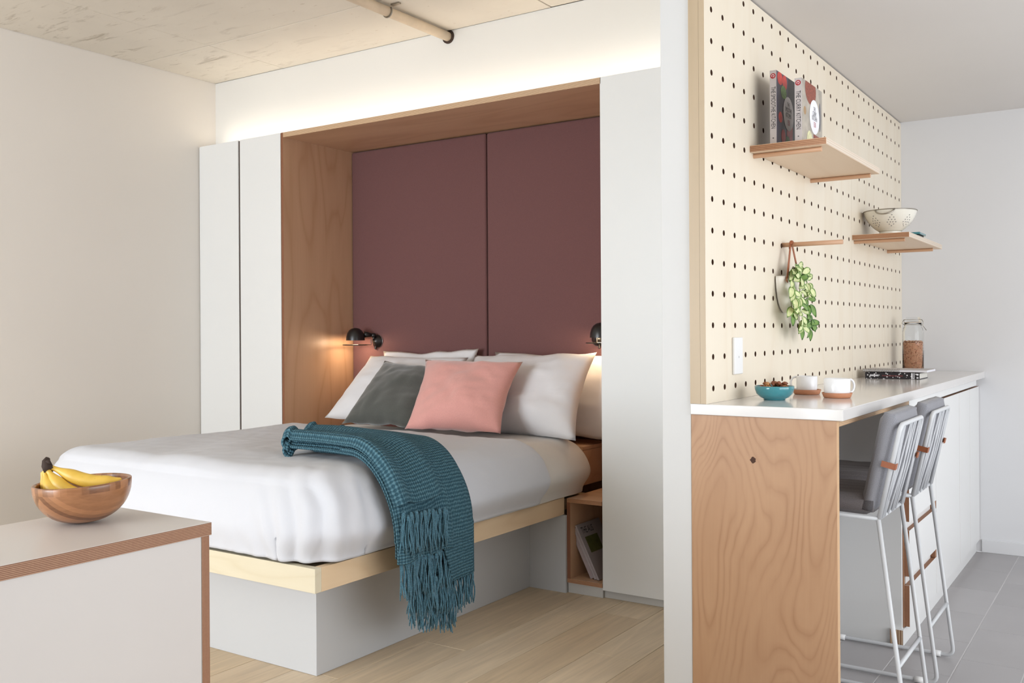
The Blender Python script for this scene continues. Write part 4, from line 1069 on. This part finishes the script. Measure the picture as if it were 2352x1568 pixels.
b = MB(); b.box(-1.077, -0.803, 4.453, 4.652, zn, zn + 0.001); b.box(-1.077, -0.803, 4.453, 4.652, zn + 0.0095, zn + 0.0105)
b.build('cover', plain('silver_card', (186, 180, 180), 0.4, 0.04), t)
b = MB()
for i in range(22):
    x = -1.073 + i * 0.0073
    b.tube([(x, 4.456 + 0.0075 * math.cos(a), zn + 0.0055 + 0.0075 * math.sin(a)) for a in [2 * PI * k / 10 for k in range(10)]], 0.0013, 5, closed=True)
b.build('spiral_binding', steel, t)
# glass jar
def glass_mat():
    t = NT('clear_glass'); t.base((0.97, 0.98, 0.98, 1)); t.b.inputs['Roughness'].default_value = 0.02
    t.b.inputs['Transmission Weight'].default_value = 1.0; t.b.inputs['IOR'].default_value = 1.25
    return t.mat
glass = glass_mat()
jc = Vector((-1.0, 5.17, ZW + 0.0003))
g = thing('glass_jar', 'clip-top glass jar half full of muesli near the end wall', 'jar', jc)
MB().lathe([(0.0, 0.0), (0.046, 0.0), (0.0505, 0.005), (0.0505, 0.205), (0.046, 0.225), (0.041, 0.235), (0.041, 0.252), (0.0385, 0.252), (0.0385, 0.236), (0.0475, 0.205), (0.0475, 0.007), (0.0, 0.006)], jc, 48).build('body', glass, g, smooth=True)
MB().lathe([(0.0, 0.256), (0.0425, 0.256), (0.0425, 0.266), (0.036, 0.272), (0.034, 0.280), (0.0, 0.281)], jc, 48).build('lid', glass, g, smooth=True)
MB().lathe([(0.0385, 0.2525), (0.043, 0.2525), (0.043, 0.2555), (0.0385, 0.2555)], jc, 40).build('seal', plain('pale_rubber', (222, 206, 190), 0.6), g)
b = MB()
for zz in (0.243, 0.268): b.tube([jc + Vector((0.0435 * math.cos(a), 0.0435 * math.sin(a), zz)) for a in [2 * PI * k / 36 for k in range(36)]], 0.0014, 5, closed=True)
dr = Vector((math.cos(wr - 0.1), math.sin(wr - 0.1), 0))
b.tube([jc + dr * 0.044 + Vector((0, 0, 0.268)), jc + dr * 0.052 + Vector((0, 0, 0.255)), jc + dr * 0.049 + Vector((0, 0, 0.238)), jc + dr * 0.066 + Vector((0, 0, 0.214))], 0.0018, 6)
b.tube([jc - dr * 0.044 + Vector((0, 0, 0.268)), jc - dr * 0.054 + Vector((0, 0, 0.250)), jc - dr * 0.044 + Vector((0, 0, 0.243))], 0.0018, 6)
b.build('wire_clip', steel, g, smooth=True)
b = MB(); rnd = random.Random(9)
b.lathe([(0.0, 0.0068), (0.0455, 0.0068), (0.0455, 0.150), (0.0, 0.154)], jc, 32)
for k in range(900):
    if rnd.random() < 0.8: a = rnd.uniform(0, 2 * PI); rr = 0.0452; z = rnd.uniform(0.012, 0.155)
    else: a = rnd.uniform(0, 2 * PI); rr = 0.044 * math.sqrt(rnd.random()); z = 0.155 + rnd.uniform(-0.002, 0.004)
    p = jc + Vector((rr * math.cos(a), rr * math.sin(a), z)); q = Vector((rnd.uniform(-1, 1), rnd.uniform(-1, 1), rnd.uniform(-1, 1))).normalized()
    o_ = q.orthogonal().normalized(); w = q.cross(o_)
    b.obox(p, q * rnd.uniform(0.002, 0.0042), o_ * rnd.uniform(0.001, 0.0022), w * 0.0009, mi=rnd.randrange(3))
setp(b.build('muesli', [plain('oat', (206, 150, 116), 0.8, 0.1, 90), plain('oat_dark', (160, 96, 66), 0.8, 0.15, 90), plain('oat_pale', (226, 186, 150), 0.8, 0.1, 90)], g), kind='stuff')

# ------------------------------------------------------------------ bar stools
def rounded_path(pts, r, n=5):
    pts = [Vector(p) for p in pts]; out = [pts[0]]
    for i in range(1, len(pts) - 1):
        p, a, c = pts[i], pts[i - 1], pts[i + 1]
        d0 = (a - p); d1 = (c - p); rr = min(r, d0.length * 0.45, d1.length * 0.45)
        s, e = p + d0.normalized() * rr, p + d1.normalized() * rr
        for k in range(n + 1):
            q = k / n; out.append(s * (1 - q) ** 2 + p * 2 * q * (1 - q) + e * q * q)
    out.append(pts[-1]); return out
TR = 0.0066
ST = thing('bar_stool', 'pale grey wire bar stool with grey cushions, nearer the plywood end panel', 'stool', (-0.8, 3.0, 0), 'bar stools at the worktop')
Y0, Y1 = 2.852, 3.158
XR, XF, ZS = -0.648, -1.005, 0.606      # rear and front of the seat, seat height
for y in (Y0, Y1):
    ys = 0.012 if y == Y0 else -0.012
    MB().tube(rounded_path([(XR, y, ZS), (-0.574, y, 0.0105), (-1.02, y, 0.0105), (XF, y, ZS)], 0.03), TR, 10).build('sled_leg', stool_metal, ST, smooth=True); sl = bpy.data.objects[-1] if False else ST.children[-1]
    for xx in (-0.630, -0.957):
        MB().tube([(xx - 0.014, y, 0.0105), (xx + 0.014, y, 0.0105)], 0.0102, 14).build('foot_glide', plastic_white, sl, smooth=True)
def leg_x(z): return XR + (-0.574 - XR) * (ZS - z) / (ZS - 0.01)
MB().tube([(leg_x(0.19), Y0, 0.19), (leg_x(0.19), Y1, 0.19)], TR, 10).build('stretcher', stool_metal, ST, smooth=True)
MB().tube([(-1.015, Y0, 0.19), (-1.015, Y1, 0.19)], TR, 10).build('footrest', stool_metal, ST, smooth=True)
b = MB(); b.tube(rounded_path([(XR, Y0, ZS), (XF, Y0, ZS + 0.006), (XF, Y1, ZS + 0.006), (XR, Y1, ZS)], 0.03), TR, 10); b.tube([(XR, Y0, ZS), (XR, Y1, ZS)], TR, 10)
b.build('seat_frame', stool_metal, ST, smooth=True)
BT = Vector((-0.585, 0, 0.878)); BB = Vector((XR + 0.002, 0, ZS))
MB().tube(rounded_path([(BB.x, Y0, BB.z), (BT.x, Y0, BT.z), (BT.x, Y1 - 0.002, BT.z), (BB.x, Y1, BB.z)], 0.026, 7), TR * 1.05, 10).build('back_frame', stool_metal, ST, smooth=True)
rnd = random.Random(2)
tops = [0.12, 0.17, 0.42, 0.48, 0.60, 0.68, 0.84, 0.90]; bots = [0.05, 0.16, 0.10, 0.46, 0.30, 0.52, 0.62, 0.90]
for k in range(8):
    a = Vector((BT.x + 0.001, Y0 + (Y1 - Y0) * tops[k], BT.z)); c = Vector((BB.x + 0.004, Y0 + (Y1 - Y0) * bots[k], BB.z))
    MB().tube([a, a.lerp(c, 0.5) + Vector((0.003, 0, 0)), c], 0.0036, 7).build('cord', cord_grey, ST, smooth=True)
def slab_cushion(name, A, B, C, D, th, mat, ch_axis, nch, parent, n=40, bulge=0.004, puff=0.4):
    """quilted slab: A-B-C-D is the inner face, thickness along its normal"""
    A, B, C, D = map(Vector, (A, B, C, D)); nrm = (B - A).cross(D - A).normalized(); vs = []; fs = []; idx = {}
    for s in (0, 1):
        for i in range(n + 1):
            for j in range(n + 1):
                u, v = i / n, j / n
                p = A * (1 - u) * (1 - v) + B * u * (1 - v) + C * u * v + D * (1 - u) * v
                e = min(u, 1 - u, v, 1 - v); rnd_ = sm(0, 0.10, e)
                q = u if ch_axis == 'u' else v
                rib = abs(math.sin(q * nch * PI)) ** 0.5 if nch else 1
                t_ = th / 2 * (1 - puff + puff * rnd_) + bulge * rib * rnd_ + 0.0025 * noise.noise(p * 14)
                idx[(s, i, j)] = len(vs); vs.append(p + nrm * (th / 2 + (t_ if s else -t_)))
    for i in range(n):
        for j in range(n):
            fs.append((idx[(0, i, j)], idx[(0, i, j + 1)], idx[(0, i + 1, j + 1)], idx[(0, i + 1, j)]))
            fs.append((idx[(1, i, j)], idx[(1, i + 1, j)], idx[(1, i + 1, j + 1)], idx[(1, i, j + 1)]))
    for i in range(n):
        fs.append((idx[(0, i, 0)], idx[(0, i + 1, 0)], idx[(1, i + 1, 0)], idx[(1, i, 0)])); fs.append((idx[(0, i + 1, n)], idx[(0, i, n)], idx[(1, i, n)], idx[(1, i + 1, n)]))
        fs.append((idx[(0, 0, i + 1)], idx[(0, 0, i)], idx[(1, 0, i)], idx[(1, 0, i + 1)])); fs.append((idx[(0, n, i)], idx[(0, n, i + 1)], idx[(1, n, i + 1)], idx[(1, n, i)]))
    return MB().add(vs, fs).build(name, mat, parent, smooth=True)
zc0 = ZS + 0.008
slab_cushion('seat_cushion', (XF + 0.002, Y0 - 0.004, zc0), (XR - 0.012, Y0 - 0.004, zc0), (XR - 0.012, Y1 + 0.004, zc0), (XF + 0.002, Y1 + 0.004, zc0), 0.052, cushion_dark, 'v', 6, ST)
bd = (BT - BB).normalized(); bn = Vector((-bd.z, 0, bd.x))
p0 = BB + bd * 0.012 + bn * 0.013; p1 = BT + bd * 0.024 + bn * 0.013
slab_cushion('back_cushion', (p0.x, Y0 - 0.004, p0.z), (p1.x, Y0 - 0.004, p1.z), (p1.x, Y1 + 0.004, p1.z), (p0.x, Y1 + 0.004, p0.z), 0.046, cushion_grey, 'u', 0, ST)
for y, sg in ((Y0, -1), (Y1, 1)):
    pc = BB.lerp(BT, 0.57); pc.y = y + sg * 0.002
    b = MB(); b.obox(pc + bn * 0.006 + Vector((0, sg * 0.0085, 0)), bn * 0.020, Vector((0, 0.0012, 0)), bd * 0.0085)
    b.obox(pc - bn * 0.0125 + Vector((0, -sg * 0.002, 0)), bn * 0.0014, Vector((0, 0.0125, 0)), bd * 0.0085)
    b.build('leather_strap', leather, ST)
copy_thing(ST, Vector((-0.8 + 0.004, 3.0 + 0.449, 0)), 'pale grey wire bar stool with grey cushions, beside the white drawers', 'bar stools at the worktop')
